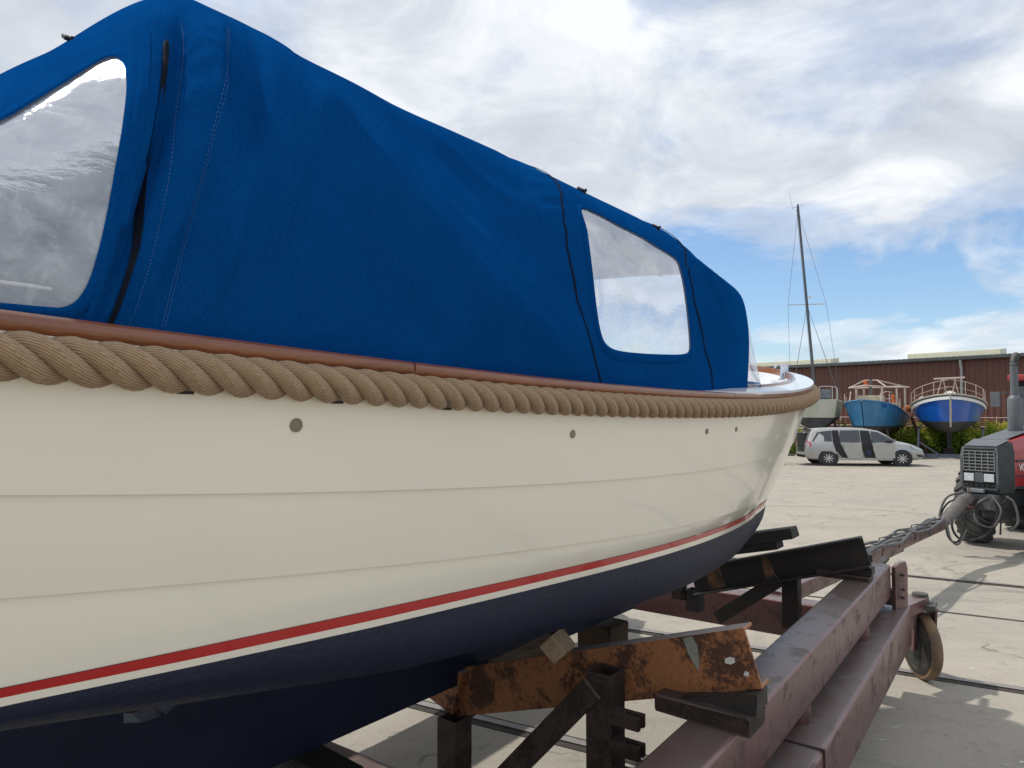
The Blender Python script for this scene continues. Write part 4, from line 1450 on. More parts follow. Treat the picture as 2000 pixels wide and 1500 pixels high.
# ================================================================ tractor
def build_tractor():
    fw = Vector((-.83, -.56, 0)).normalized()
    ang = math.atan2(fw.y, fw.x)
    # local frame: x forward, y to the tractor's left, z up; origin on the ground below the grille
    e = empty('tractor', (7.53, 11.45, 0), (0, 0, ang))
    tag(e, 'red tractor with dark grey nose and front grille parked ahead of the yard trailer', 'tractor')
    hw = .27
    # nose: dark plastic box round the grille
    prof_top = [(0.0, 1.765), (-.34, 1.83)]
    b = MB()
    P = [(.0, -hw + .03, 1.76), (.0, hw - .03, 1.76), (.05, hw, 1.60), (.06, hw, 1.15), (.0, hw, 1.02), (.0, -hw, 1.02), (.06, -hw, 1.15), (.05, -hw, 1.60)]
    P2 = [(-.40, -hw - .03, 1.835), (-.40, hw + .03, 1.835), (-.40, hw + .06, 1.66), (-.40, hw + .06, 1.15), (-.40, hw + .05, 1.02), (-.40, -hw - .05, 1.02), (-.40, -hw - .06, 1.15), (-.40, -hw - .06, 1.66)]
    n = 8
    b.add(P + P2, [(i, (i + 1) % n, n + (i + 1) % n, n + i) for i in range(n)] + [tuple(range(n - 1, -1, -1)), tuple(range(n, 2 * n))])
    nose = b.build('nose', 'tractor_dark', e, bevel=.012)
    # bright surround of the grille
    b = MB()
    ou = [(-hw + .015, 1.755), (hw - .015, 1.755), (hw + .006, 1.60), (hw + .006, 1.17), (hw - .02, 1.07), (-hw + .02, 1.07), (-hw - .006, 1.17), (-hw - .006, 1.60)]
    inn = [(y * .87, (z - 1.42) * .90 + 1.42) for y, z in ou]
    xs = lambda z: .062 if 1.12 < z < 1.62 else .030
    Pq = [(xs(z) + .012, y, z) for y, z in ou] + [(xs(z) + .012, y, z) for y, z in inn] + [(xs(z) - .03, y, z) for y, z in inn]
    b.add(Pq, [(i, (i + 1) % 8, 8 + (i + 1) % 8, 8 + i) for i in range(8)] + [(8 + i, 8 + (i + 1) % 8, 16 + (i + 1) % 8, 16 + i) for i in range(8)])
    b.build('grille_surround', 'tractor_grey', nose)
    b = MB()
    b.box((.055, 0, 1.53), (.01, .44, .36))
    b.build('grille_backing', 'black_plastic', nose)
    for k in range(7):
        z = 1.375 + k * .052
        MB().box((.070, 0, z), (.014, .46, .013)).build('grille_bar', 'grille_grey', nose)
    for k in range(6):
        y = -.225 + k * .09
        MB().box((.074, y, 1.53), (.010, .010, .325)).build('grille_rib', 'grille_grey', nose)
    MB().box((.066, 0, 1.265), (.02, .12, .155)).build('lamp_bridge', 'tractor_grey', nose, bevel=.004)
    for sg in (-1, 1):
        b = MB()
        b.box((.070, sg * .145, 1.265), (.03, .145, .125))
        h = b.build('headlight', 'lens', nose, bevel=.008)
        b = MB()
        b.box((.064, sg * .145, 1.265), (.02, .165, .145))
        b.build('headlight_frame', 'black_plastic', h)
    for k in range(6):
        MB().box((.058, -.2 + k * .08, 1.145), (.02, .055, .03)).build('lower_slot', 'black_plastic', nose)
    b = MB()
    b.box((.075, -.05, 1.055), (.06, .24, .06))
    b.build('number_board', 'grille_grey', nose, bevel=.008)
    # hood
    b = MB()
    sec = [(-hw - .05, 1.12), (-hw - .05, 1.70), (-hw + .03, 1.835), (0, 1.85), (hw - .03, 1.835), (hw + .05, 1.70), (hw + .05, 1.12)]
    st = [(-.401, 0, 1.), (-1.2, .10, 1.04), (-2.05, .20, 1.1)]
    V_ = [(x, y * k, z + dz if z > 1.3 else z) for x, dz, k in st for y, z in sec]
    m = len(sec)
    F = [(r * m + i, r * m + i + 1, (r + 1) * m + i + 1, (r + 1) * m + i) for r in range(2) for i in range(m - 1)]
    F += [tuple(range(m)), tuple(2 * m + i for i in range(m))]
    b.add(V_, F)
    hood = b.build('hood', 'tractor_red', e, bevel=.015)
    b = MB()
    b.add([(-.40, .2, 1.866), (-.40, -.2, 1.866), (-1.9, -.2, 2.072), (-1.9, .2, 2.072)], [(1, 0, 3, 2)])
    b.add([(.01, -.235, 1.768), (.01, .235, 1.768), (-.41, .265, 1.866), (-.41, -.265, 1.866)], [(0, 1, 2, 3)])
    b.build('hood_top', 'exhaust_grey', hood, fix=False)
    for sg in (-1, 1):
        MB().box((-1.2, sg * (hw + .066), 1.52), (1.5, .004, .035)).build('side_groove', 'tractor_dark', hood)
        MB().box((-1.2, sg * (hw + .066), 1.28), (1.5, .004, .016)).build('side_groove', 'tractor_dark', hood)
    # name on the hood's left side; only its first letters are in view
    fc = bpy.data.curves.new('maker_name', 'FONT')
    fc.body = 'VO'
    fc.size = .17
    fc.extrude = .002
    fo = bpy.data.objects.new('tmp_text', fc)
    me = bpy.data.meshes.new_from_object(fo)
    bpy.data.objects.remove(fo)
    me.materials.clear()
    me.materials.append(MATS['white_print'])
    no = bpy.data.objects.new('lettering', me)
    col.objects.link(no)
    no.parent = hood
    no.location = (-.52, hw + .074, 1.36)
    no.rotation_euler = (R(90), 0, R(180))
    # exhaust
    b = MB()
    M_ = Matrix.Translation((-1.38, -.02, 0))
    b.lathe([(.12, 1.90), (.125, 1.94), (.105, 1.97), (.112, 2.0), (.112, 2.52), (.100, 2.56), (.06, 2.60), (.058, 3.16), (.0, 3.16)], M_, 22)
    ex = b.build('exhaust_stack', 'exhaust_grey', e, smooth=True)
    b = MB()
    b.tube([(-1.38, -.02, 3.10), (-1.40, -.02, 3.22), (-1.50, -.02, 3.30)], .062, 12)
    b.build('exhaust_elbow', 'black_steel', ex, smooth=True)
    # chassis nose and axle
    b = MB()
    b.box((-.55, 0, .88), (1.15, .40, .28))
    b.box((-1.2, 0, .72), (1.6, .34, .30))
    b.build('chassis', 'tractor_dark', e, bevel=.02)
    b = MB()
    b.beam((-1.4, -.5, .60), (-1.4, .5, .60), .22, .20)
    b.build('front_axle', 'tractor_dark', e, bevel=.02)
    b = MB()
    b.box((.02, -.02, .88), (.10, .52, .24))
    b.box((.0, -.28, .80), (.16, .12, .18))
    b.build('front_weight_frame', 'tractor_grey', e, bevel=.01)
    # rusty hitch jaw where the trailer's neck hooks in
    b = MB()
    b.box((.13, -.10, .92), (.18, .16, .025))
    b.box((.13, -.10, .80), (.18, .16, .025))
    b.tube([(.16, -.10, .76), (.16, -.10, 1.02)], .022, 10)
    b.tube([(.16, -.10, 1.02), (.15, -.14, 1.16)], .008, 6)
    b.build('hitch_jaw', 'rust_post', e, bevel=.003)

    def wheel(x, y, r, w, steer=0., out=1):
        c = Matrix.Translation((x, y, r)) @ Matrix.Rotation(steer, 4, 'Z') @ Matrix.Rotation(R(90), 4, 'X')
        b = MB()
        b.lathe([(r * .55, -w / 2), (r * .80, -w / 2 * 1.05), (r * .93, -w / 2), (r * .955, -w * .3), (r * .96, 0), (r * .955, w * .3), (r * .93, w / 2), (r * .80, w / 2 * 1.05), (r * .55, w / 2), (r * .55, -w / 2)], c, 48)
        nl = 20
        for k in range(nl):
            for sd_ in (-1, 1):
                a0 = 2 * PI * (k + (.5 if sd_ > 0 else 0)) / nl
                pts = []
                for f in (0, 1):
                    aa = a0 + f * .24
                    zc = sd_ * w * (.02 + .50 * (1 - f))
                    for da in (-.055, .055):
                        for rr in (r * .93, r * (1.0 if f else .985)):
                            pts.append(c @ Vector((rr * math.cos(aa + da), rr * math.sin(aa + da), zc)))
                b.add(pts, [(0, 1, 3, 2), (4, 6, 7, 5), (0, 4, 5, 1), (2, 3, 7, 6), (1, 5, 7, 3), (0, 2, 6, 4)])
        t_ = b.build('wheel', 'tyre_dust', e, smooth=True)
        b = MB()
        b.lathe([(r * .56, -w * .42), (r * .53, -w * .42), (r * .48, -w * .1), (r * .2, -w * .05), (r * .18, w * .1), (r * .48, w * .1), (r * .53, w * .42), (r * .56, w * .42)], c, 30)
        b.build('rim', 'grime_grey', t_, smooth=True)
    wheel(-1.4, -.67, .66, .36, R(8))
    wheel(-1.4, .70, .66, .36, R(8))
    wheel(-3.75, -.85, .86, .46)
    wheel(-3.75, .85, .86, .46)
    # cab, mostly outside the picture
    b = MB()
    b.poly([(-2.7, -.55, 1.25), (-2.7, -.55, 1.9), (-2.95, -.55, 2.9), (-4.2, -.55, 2.9), (-4.4, -.55, 1.25)], (0, 1.1, 0))
    cab = b.build('cab', 'car_glass', e)
    b = MB()
    b.box((-3.6, 0, 2.96), (1.75, 1.3, .12))
    b.build('cab_roof', 'tractor_red', cab, bevel=.03)
    b = MB()
    b.box((-3.4, 0, 1.0), (2.1, .8, .5))
    b.build('cab_floor', 'tractor_dark', cab)
    b = MB()
    b.box((-2.4, -.72, 2.55), (.05, .16, .28))
    b.tube([(-2.8, -.5, 2.68), (-2.4, -.72, 2.68)], .012, 6)
    b.build('mirror', 'exhaust_grey', cab, bevel=.01)
    # loops of hydraulic hose hanging off the nose
    loops = [
        [(.10, .22, .95), (.16, .28, .66), (.16, .10, .36), (.22, -.22, .26), (.3, -.32, .50), (.2, -.20, .80)],
        [(.10, .20, .98), (.18, .34, .78), (.18, .22, .52), (.20, .0, .58), (.16, -.02, .82), (.10, .12, .97)],
        [(.10, .16, .96), (.2, .02, .85), (.18, .02, .66), (.16, .24, .56), (.10, .33, .72), (.1, .26, .94)],
        [(.10, -.22, 1.02), (.22, -.42, .92), (.30, -.50, .66), (.36, -.46, .50)],
        [(.10, -.18, .92), (.20, -.40, .84), (.30, -.48, .64), (.36, -.42, .50)],
        [(.10, -.10, .86), (.22, -.36, .78), (.32, -.46, .62)],
        [(.36, -.40, .56), (.38, -.34, .30), (.32, -.26, .22), (.28, -.18, .34), (.26, -.14, .56)],
        [(.36, -.38, .56), (.38, -.30, .26), (.31, -.22, .20), (.26, -.12, .44)],
        [(.12, .30, .40), (.10, .30, .62), (.08, .26, .80), (.02, .40, .98)],
        [(.05, .36, 1.0), (.02, .46, .90), (.0, .50, .62), (.05, .40, .46)],
    ]
    for k, p in enumerate(loops):
        MB().tube(bez(p, 8), .014 if k % 3 else .018, 7).build('hose', 'hose_grey' if k % 2 else 'black_plastic', e, smooth=True)
    return e


build_tractor()
# ================================================================ silver people carrier
def build_car():
    A, B = Vector((13.82, 31.75, 0)), Vector((16.83, 31.42, 0))
    t = (B - A).normalized()
    ang = math.atan2(t.y, t.x)
    wb = (B - A).length
    k = wb / 2.70
    e = empty('people_carrier', A, (0, 0, ang))
    e.scale = (k, 1.0, 1.0)
    tag(e, 'silver people carrier with side doors and tailgate open, parked beyond the yard', 'car')
    # local: x forward from rear axle, y left (far side), -y is the visible side
    X = np.array([-.82, -.80, -.72, -.55, -.2, .3, .9, 1.5, 1.9, 2.25, 2.6, 2.95, 3.25, 3.50, 3.62])
    zbot = np.array([.45, .34, .30, .27, .25, .24, .24, .24, .24, .24, .24, .25, .27, .30, .42])
    zbelt = np.array([.86, .96, 1.00, 1.02, 1.02, 1.01, 1.00, .99, .98, .97, .96, .92, .84, .72, .60])
    ztop = np.array([.90, 1.05, 1.35, 1.55, 1.615, 1.635, 1.64, 1.615, 1.53, 1.33, 1.08, 1.00, .91, .78, .62])
    wid = np.array([.72, .80, .84, .87, .885, .89, .89, .89, .89, .885, .875, .85, .80, .70, .55])
    tw_ = np.array([.55, .58, .60, .62, .64, .65, .65, .64, .63, .64, .68, .66, .60, .52, .42])
    rows = []
    for i in range(len(X)):
        half = [(wid[i] * .90, zbot[i]), (wid[i] * .985, zbot[i] + .10), (wid[i], (zbot[i] + zbelt[i]) * .5 + .04), (wid[i] * .985, zbelt[i] - .02), (wid[i] * .965, zbelt[i]),
                (tw_[i] * 1.06, ztop[i] - .07 if ztop[i] > zbelt[i] + .1 else ztop[i] - .03), (tw_[i] * .93, ztop[i] - .012), (0, ztop[i] + .012)]
        full = [(-y, z) for y, z in half] + [(y, z) for y, z in half[-2::-1]]
        rows.append([(X[i], y, z) for y, z in full])
    P = np.array(rows)
    b = MB()
    b.grid(P)
    m = P.shape[1]
    b.f += [tuple(range(m)), tuple((len(X) - 1) * m + i for i in range(m))]
    b.m += [0, 0]
    body = b.build('body', 'car_silver', e, smooth=True)

    def sidepoly(name, m_, pts, out=.012, parent=body, y=None):
        """flat patch following the flank; pts are (x, z), mirrored on both sides"""
        for sg in (-1, 1):
            q = MB()
            P_ = []
            for x, z in pts:
                w = np.interp(x, X, wid)
                zb, zt, tq = np.interp(x, X, zbelt), np.interp(x, X, ztop), np.interp(x, X, tw_)
                yy = w * .985 if z <= zb else w * .965 + (tq * 1.06 - w * .965) * (z - zb) / max(.05, (zt - .07 - zb))
                P_.append((x, sg * (yy + out), z))
            q.add(P_, [tuple(range(len(P_)))])
            q.build(name, m_, parent, fix=False)
    # glass
    sidepoly('side_window', 'car_glass', [(-.60, 1.05), (-.38, 1.44), (-.05, 1.50), (.16, 1.52), (.14, 1.05)])
    sidepoly('side_window', 'car_glass', [(.42, 1.05), (.46, 1.53), (1.18, 1.54), (1.18, 1.04)], out=.05)
    sidepoly('side_window', 'car_glass', [(1.62, 1.04), (1.60, 1.50), (1.86, 1.46), (2.25, 1.25), (2.48, 1.10), (2.50, 1.03)], out=.05)
    # open doorways
    sidepoly('doorway', 'car_dark', [(.17, 1.53), (.41, 1.54), (.44, 1.02), (.17, 1.02)], out=.016)
    sidepoly('doorway', 'car_dark', [(.17, 1.015), (.44, 1.015), (.52, .75), (.68, .36), (.50, .36), (.27, .65)], out=.032)
    sidepoly('doorway', 'car_dark', [(1.22, 1.54), (1.56, 1.51), (1.60, 1.0), (1.22, 1.0)], out=.016)
    sidepoly('doorway', 'car_dark', [(1.22, .995), (1.60, .995), (1.66, .70), (1.70, .36), (1.34, .36), (1.24, .7)], out=.032)
    # doors swung a little outwards
    for sg in (-1, 1):
        for (x0, x1, sl, lab) in ((.52, 1.20, .12, 'rear'), (1.60, 2.42, .06, 'front')):
            q = MB()
            q.poly([(x0, sg * .96, .98), (x1, sg * .925, .97), (x1 + (.04 if lab == 'rear' else .0), sg * .915, .34), (x0 + sl + .06, sg * .95, .34), (x0 + .02, sg * .95, .70)], (0, sg * .035, 0))
            d = q.build('door', 'car_silver', body, bevel=.008)
            q = MB()
            q.box((x0 + .14 + sl, sg * .99, .83), (.17, .025, .03))
            q.build('handle', 'car_silver', d, bevel=.006)
            q = MB()
            q.box(((x0 + x1) / 2 + .03, sg * .985, .56), (x1 - x0 - .12, .02, .045))
            q.build('trim_strip', 'car_silver', d)
    # seat glimpsed through the front doorway
    for sg in (-1,):
        MB().box((1.48, sg * .915, .56), (.16, .03, .18)).build('seat', 'seat_blue', body, bevel=.01)
    # windscreen and bonnet lines
    q = MB()
    q.add([(1.80, -.56, 1.575), (1.80, .56, 1.575), (2.58, .66, 1.115), (2.58, -.66, 1.115)], [(0, 1, 2, 3)])
    q.build('windscreen', 'car_glass', body, fix=False)
    for sg in (-1, 1):
        q = MB()
        q.poly([(3.02, sg * .80, .88), (3.30, sg * .735, .80), (3.50, sg * .64, .70), (3.42, sg * .68, .665), (3.10, sg * .79, .76)], (.01, sg * .07, .012))
        q.build('headlight', 'lens', body, bevel=.01)
        q = MB()
        q.poly([(3.26, sg * .80, .50), (3.52, sg * .69, .48), (3.50, sg * .69, .38), (3.34, sg * .79, .40)], (0, sg * .035, 0))
        q.build('fog_lamp_recess', 'car_dark', body)
        q = MB()
        q.box((2.22, sg * .97, 1.06), (.14, .17, .13))
        q.build('door_mirror', 'car_dark', body, bevel=.03)
        q = MB()
        q.poly([(-.84, sg * .70, .80), (-.70, sg * .83, .80), (-.62, sg * .85, .86), (-.66, sg * .83, 1.04), (-.80, sg * .70, 1.06)], (-.005, sg * .03, 0))
        q.build('tail_lamp', 'lamp_red', body, bevel=.008)
        q = MB()
        q.box((1.35, sg * .895, .30), (2.0, .03, .10))
        q.build('sill', 'car_silver', body, bevel=.01)
    MB().box((3.64, -.12, .47), (.02, .40, .11)).build('number_plate', 'plate_yellow', body)
    MB().box((3.60, 0, .40), (.06, .9, .10)).build('bumper_grille', 'car_dark', body)
    # tailgate lifted up
    q = MB()
    path = [(-.50, 1.60), (-.85, 1.78), (-1.25, 1.82), (-1.55, 1.76), (-1.75, 1.62)]
    Pg = np.array([[(x, y, z - .05 * (abs(y) / .55) ** 2) for y in np.linspace(-.58, .58, 7)] for x, z in path])
    q.grid(Pg)
    q.grid(Pg - np.array([.02, 0, .05]))
    tg = q.build('tailgate', 'car_silver', body, smooth=True)
    q = MB()
    Pg2 = np.array([[(x - .02, y, z - .08) for y in np.linspace(-.50, .50, 5)] for x, z in path[1:]])
    q.grid(Pg2)
    q.build('tailgate_lining', 'car_dark', tg)
    # open boot
    MB().box((-.75, 0, .98), (.14, 1.18, .82)).build('boot_opening', 'car_dark', body)
    # wheels
    for x in (0, 2.70):
        for sg in (-1, 1):
            c = Matrix.Translation((x, sg * .79, .325)) @ Matrix.Rotation(R(90), 4, 'X')
            q = MB()
            q.lathe([(.20, -.10), (.30, -.105), (.325, -.08), (.325, .08), (.30, .105), (.20, .10), (.2, -.10)], c, 36)
            w = q.build('wheel', 'rubber', e, smooth=True)
            q = MB()
            f = 1 if sg < 0 else -1
            q.lathe([(.215, f * .06), (.215, f * .085), (.195, f * .092), (.190, f * .06), (.0, f * .05)], c, 36)
            q.build('rim', 'car_dark', w, smooth=True)
            q = MB()
            for s_ in range(9):
                a = 2 * PI * s_ / 9
                q.poly([c @ Vector((rr * math.cos(a + da), rr * math.sin(a + da), f * .075)) for rr, da in ((.03, -.6), (.195, -.10), (.195, .10), (.03, .6))], (c.to_3x3() @ Vector((0, 0, f * .022))))
            q.lathe([(.045, f * .07), (.045, f * .102), (0, f * .104)], c, 14)
            q.build('spokes', 'alloy', w)
            q = MB()
            q.lathe([(.375, -f * .02), (.375, f * .098), (.33, f * .099), (.0, f * .099)], Matrix.Translation((x, sg * .785, .335)) @ Matrix.Rotation(R(90), 4, 'X'), 36)
            q.build('wheel_arch', 'car_dark', body, smooth=True)
    # little trailer hitched behind
    tr = empty('utility_trailer', A + t * -1.9 * k, (0, 0, ang))
    q = MB()
    q.box((-.6, 0, .42), (1.5, 1.1, .06))
    q.build('flatbed', 'black_steel', tr, bevel=.01)
    MB().beam((.15, 0, .40), (.95, 0, .40), .08, .06).build('drawbar', 'black_steel', tr)
    for sg in (-1, 1):
        q = MB()
        q.lathe([(.0, -.06), (.22, -.06), (.24, 0), (.22, .06), (0, .06)], Matrix.Translation((-.6, sg * .62, .24)) @ Matrix.Rotation(R(90), 4, 'X'), 22)
        q.build('wheel', 'rubber', tr, smooth=True)
        MB().beam((.10, sg * .5, .45), (.25, sg * .5, .98), .03, .03).build('stake', 'tube_steel', tr)
    q = MB()
    q.tube([(-.1, -.5, .45), (-.05, -.5, 1.25)], .035, 8)
    q.build('loading_post', 'cradle_grey', tr)
    tag(tr, 'low dark utility trailer behind the open tailgate of the silver car', 'trailer')


build_car()
# ================================================================ boats on stands in front of the warehouse
def hull_loft(e, name, m, Ln, B, sheer_f, zbot_f, zlow, m_low, fine=1.0, tr=.7, rise=.0, levels=6, flare=.75):
    """round hull, bow at +x; returns top part and bottom part. sheer_f/zbot_f give heights by station 0(bow)..1(stern)"""
    n = 36
    t = np.linspace(0, 1, n)
    half = B * (1 - (1 - np.minimum(t / .55, 1)) ** (1.9 * fine)) ** .62 * np.where(t > .6, 1 - (1 - tr) * ((t - .6) / .4) ** 2, 1)
    zs, zw = np.array([sheer_f(x) for x in t]), np.array([zbot_f(x) for x in t])
    top, low = None, None
    for part in (0, 1):
        rows = []
        for j in range(levels + 1):
            f = j / levels
            if part == 0:
                z = zs * (1 - f) + zw * f
                y = half * (1 - (1 - flare) * f)
                x = Ln / 2 - t * Ln - rise * f * (1 - t) ** 2 * .6
            else:
                z = zw * (1 - f) + np.minimum(zw - .02, zlow + .35 * (t - .5) ** 2 * 2) * f
                y = half * flare * (1 - f) ** .6
                x = Ln / 2 - t * Ln - rise * (.6 + .6 * f) * (1 - t) ** 2
            rows.append(np.stack([x, y, z], -1))
        P = np.array(rows)
        b = MB()
        b.grid(P)
        b.grid(P * np.array([1, -1, 1]), flip=True)
        # stern closed off
        S = [tuple(P[j, -1]) for j in range(levels + 1)]
        S2 = [(x, -y, z) for x, y, z in S]
        b.add(S + S2[::-1], [tuple(range(2 * levels + 2))])
        ob = b.build(name if part == 0 else name + '_bottom', m if part == 0 else m_low, e, smooth=True)
        if part == 0:
            top = (ob, t, half, zs, Ln)
    return top


def deck_on(e, top, m, drop=.06):
    ob, t, half, zs, Ln = top
    pts = [(Ln / 2 - a * Ln, h, z - drop) for a, h, z in zip(t, half * .98, zs)]
    b = MB()
    P = np.array([pts, [(x, -y, z) for x, y, z in pts]])
    b.grid(P)
    return b.build('deck', m, ob)


def build_royal():
    f = Vector((-.50, -.866, 0)).normalized()
    ang = math.atan2(f.y, f.x)
    c = Vector((21.05, 34.1, 0)) - f * 4.5
    e = empty('blue_cruiser', c, (0, 0, ang))
    tag(e, 'bright royal blue boat with white stripe and steel railing, bow on, in a grey cradle', 'boat')
    top = hull_loft(e, 'hull', 'royal_blue', 9.0, 1.74, lambda x: 3.20 - .68 * min(1, x / .6) + .30 * max(0, x - .6), lambda x: 1.86 + .02 * x, 1.22, 'old_antifoul', fine=1.15, flare=.80, rise=.7)
    deck_on(e, top, 'cabin_cream')
    ob, t, half, zs, Ln = top
    for nm, m, d0, d1, o in (('sheer_stripe', 'white_paint', .11, .25, .022), ('rub_rail', 'cabin_cream', -.04, .03, .04), ('cove_line', 'mast_black', .03, .11, .020)):
        for sg in (-1, 1):
            x = Ln / 2 - t * Ln
            fr0, fr1 = d0 / (zs - 1.86), d1 / (zs - 1.86)
            P = np.array([np.stack([x + .02, sg * (half * (1 - .2 * fr0) + o), zs - d0], -1), np.stack([x + .02, sg * (half * (1 - .2 * fr1) + o), zs - d1], -1)])
            b = MB()
            b.grid(P)
            b.build(nm, m, ob, smooth='all', fix=False)
    b = MB()
    b.tube([(Ln / 2 + .02, 0, 3.24), (Ln / 2 - .20, 0, 2.6), (Ln / 2 - .40, 0, 1.9), (Ln / 2 - .62, 0, 1.62)], .045, 8)
    b.build('stem_band', 'cabin_cream', ob, smooth=True)
    b = MB()
    b.poly([(1.2, -.10, 1.35), (-2.0, -.10, 1.35), (-1.8, -.10, .42), (.9, -.10, .42)], (0, .2, 0))
    b.build('fin_keel', 'old_antifoul', e, bevel=.02)
    b = MB()
    b.poly([(2.0, -.62, 2.85), (2.3, -.5, 3.08), (-2.4, -.95, 2.95), (-2.4, -.95, 2.5), (2.4, -.6, 2.6)], (0, 0, 0))
    b = MB()
    b.box((-.6, 0, 2.86), (4.6, 1.7, .42))
    b.build('cabin', 'cabin_cream', e, bevel=.06)
    b = MB()
    b.lathe([(.0, -.18), (.30, -.17), (.36, 0), (.30, .17), (0, .18)], Matrix.Translation((2.6, .05, 3.06)) @ Matrix.Rotation(R(70), 4, 'Y'), 18)
    b.build('deck_bag', 'gelcoat_white', e, smooth=True)
    b = MB()
    b.lathe([(.0, -.03), (.16, -.03), (.17, 0), (.16, .03), (0, .03)], Matrix.Translation((1.9, -1.18, 2.98)) @ Matrix.Rotation(R(80), 4, 'Y'), 20)
    b.build('spotlight', 'white_paint', e, smooth=True)
    # pulpit and guard rails
    for sg in (-1, 1):
        st = [(.02, .06), (.10, .66), (.22, 1.15), (.36, 1.52), (.50, 1.68)]
        tops, mids = [], []
        for a, y in st:
            z = 3.20 - .68 * min(1, a / .6)
            p = Vector((Ln / 2 - a * Ln, sg * y, z))
            h = .72
            tops.append(p + Vector((0, 0, h)))
            mids.append(p + Vector((0, 0, h * .5)))
            if a > .05:
                MB().tube([p, p + Vector((0, 0, h))], .018, 6).build('stanchion', 'tube_pale', e)
        MB().tube(tops, .017, 6).build('guard_rail', 'tube_pale', e)
        MB().tube(mids, .012, 6).build('guard_rail', 'tube_pale', e)
    # goal-post frame on the foredeck
    b = MB()
    zt = 4.02
    b.tube([(3.4, -.66, zt - .04), (3.4, .66, zt)], .042, 8)
    fr = b.build('mast_crutch', 'tube_pale', e, smooth=True)
    for y0, y1 in ((-.26, -.10), (.26, .10), (-.30, -.55), (.22, .42)):
        MB().tube([(3.4, y0, zt - .03), (3.3, y1, 3.05)], .026, 6).build('crutch_leg', 'tube_pale', fr)
    MB().tube([(3.4, -.17, 3.58), (3.4, .17, 3.58)], .022, 6).build('crutch_bar', 'tube_pale', fr)
    # cradle
    k = empty('boat_cradle', c, (0, 0, ang))
    tag(k, 'grey steel cradle with props holding up the royal blue boat', 'cradle')
    for sg in (-1, 1):
        MB().beam((-3, sg * 1.42, .12), (3.3, sg * 1.42, .12), .14, .16).build('skid', 'cradle_grey', k)
        for x in (2.9, -2.4):
            MB().beam((x, sg * 1.42, .1), (x, sg * 1.36, 1.55), .10, .10, up=(1, 0, 0)).build('prop', 'cradle_grey', k)
            MB().beam((x, sg * 1.40, .85), (x, sg * .45, .18), .07, .07, up=(1, 0, 0)).build('stay', 'cradle_grey', k)
            q = MB()
            q.box((x, sg * 1.30, 1.56), (.28, .22, .06), Matrix.Rotation(-sg * .6, 3, 'X'))
            q.build('pad', 'old_antifoul', k)
    for x in (2.9, -2.4):
        MB().beam((x, -1.45, .14), (x, 1.45, .14), .14, .18, up=(0, 0, 1)).build('cross_beam', 'cradle_grey', k)
    q = MB()
    q.box((2.9, 1.75, .92), (.3, .5, .14))
    q.build('winch_box', 'cradle_grey', k, bevel=.02)
    MB().beam((0, 0, .14), (0, 0, .42), .5, 1.0, up=(1, 0, 0)).build('keel_rest', 'dark_timber', k)


build_royal()


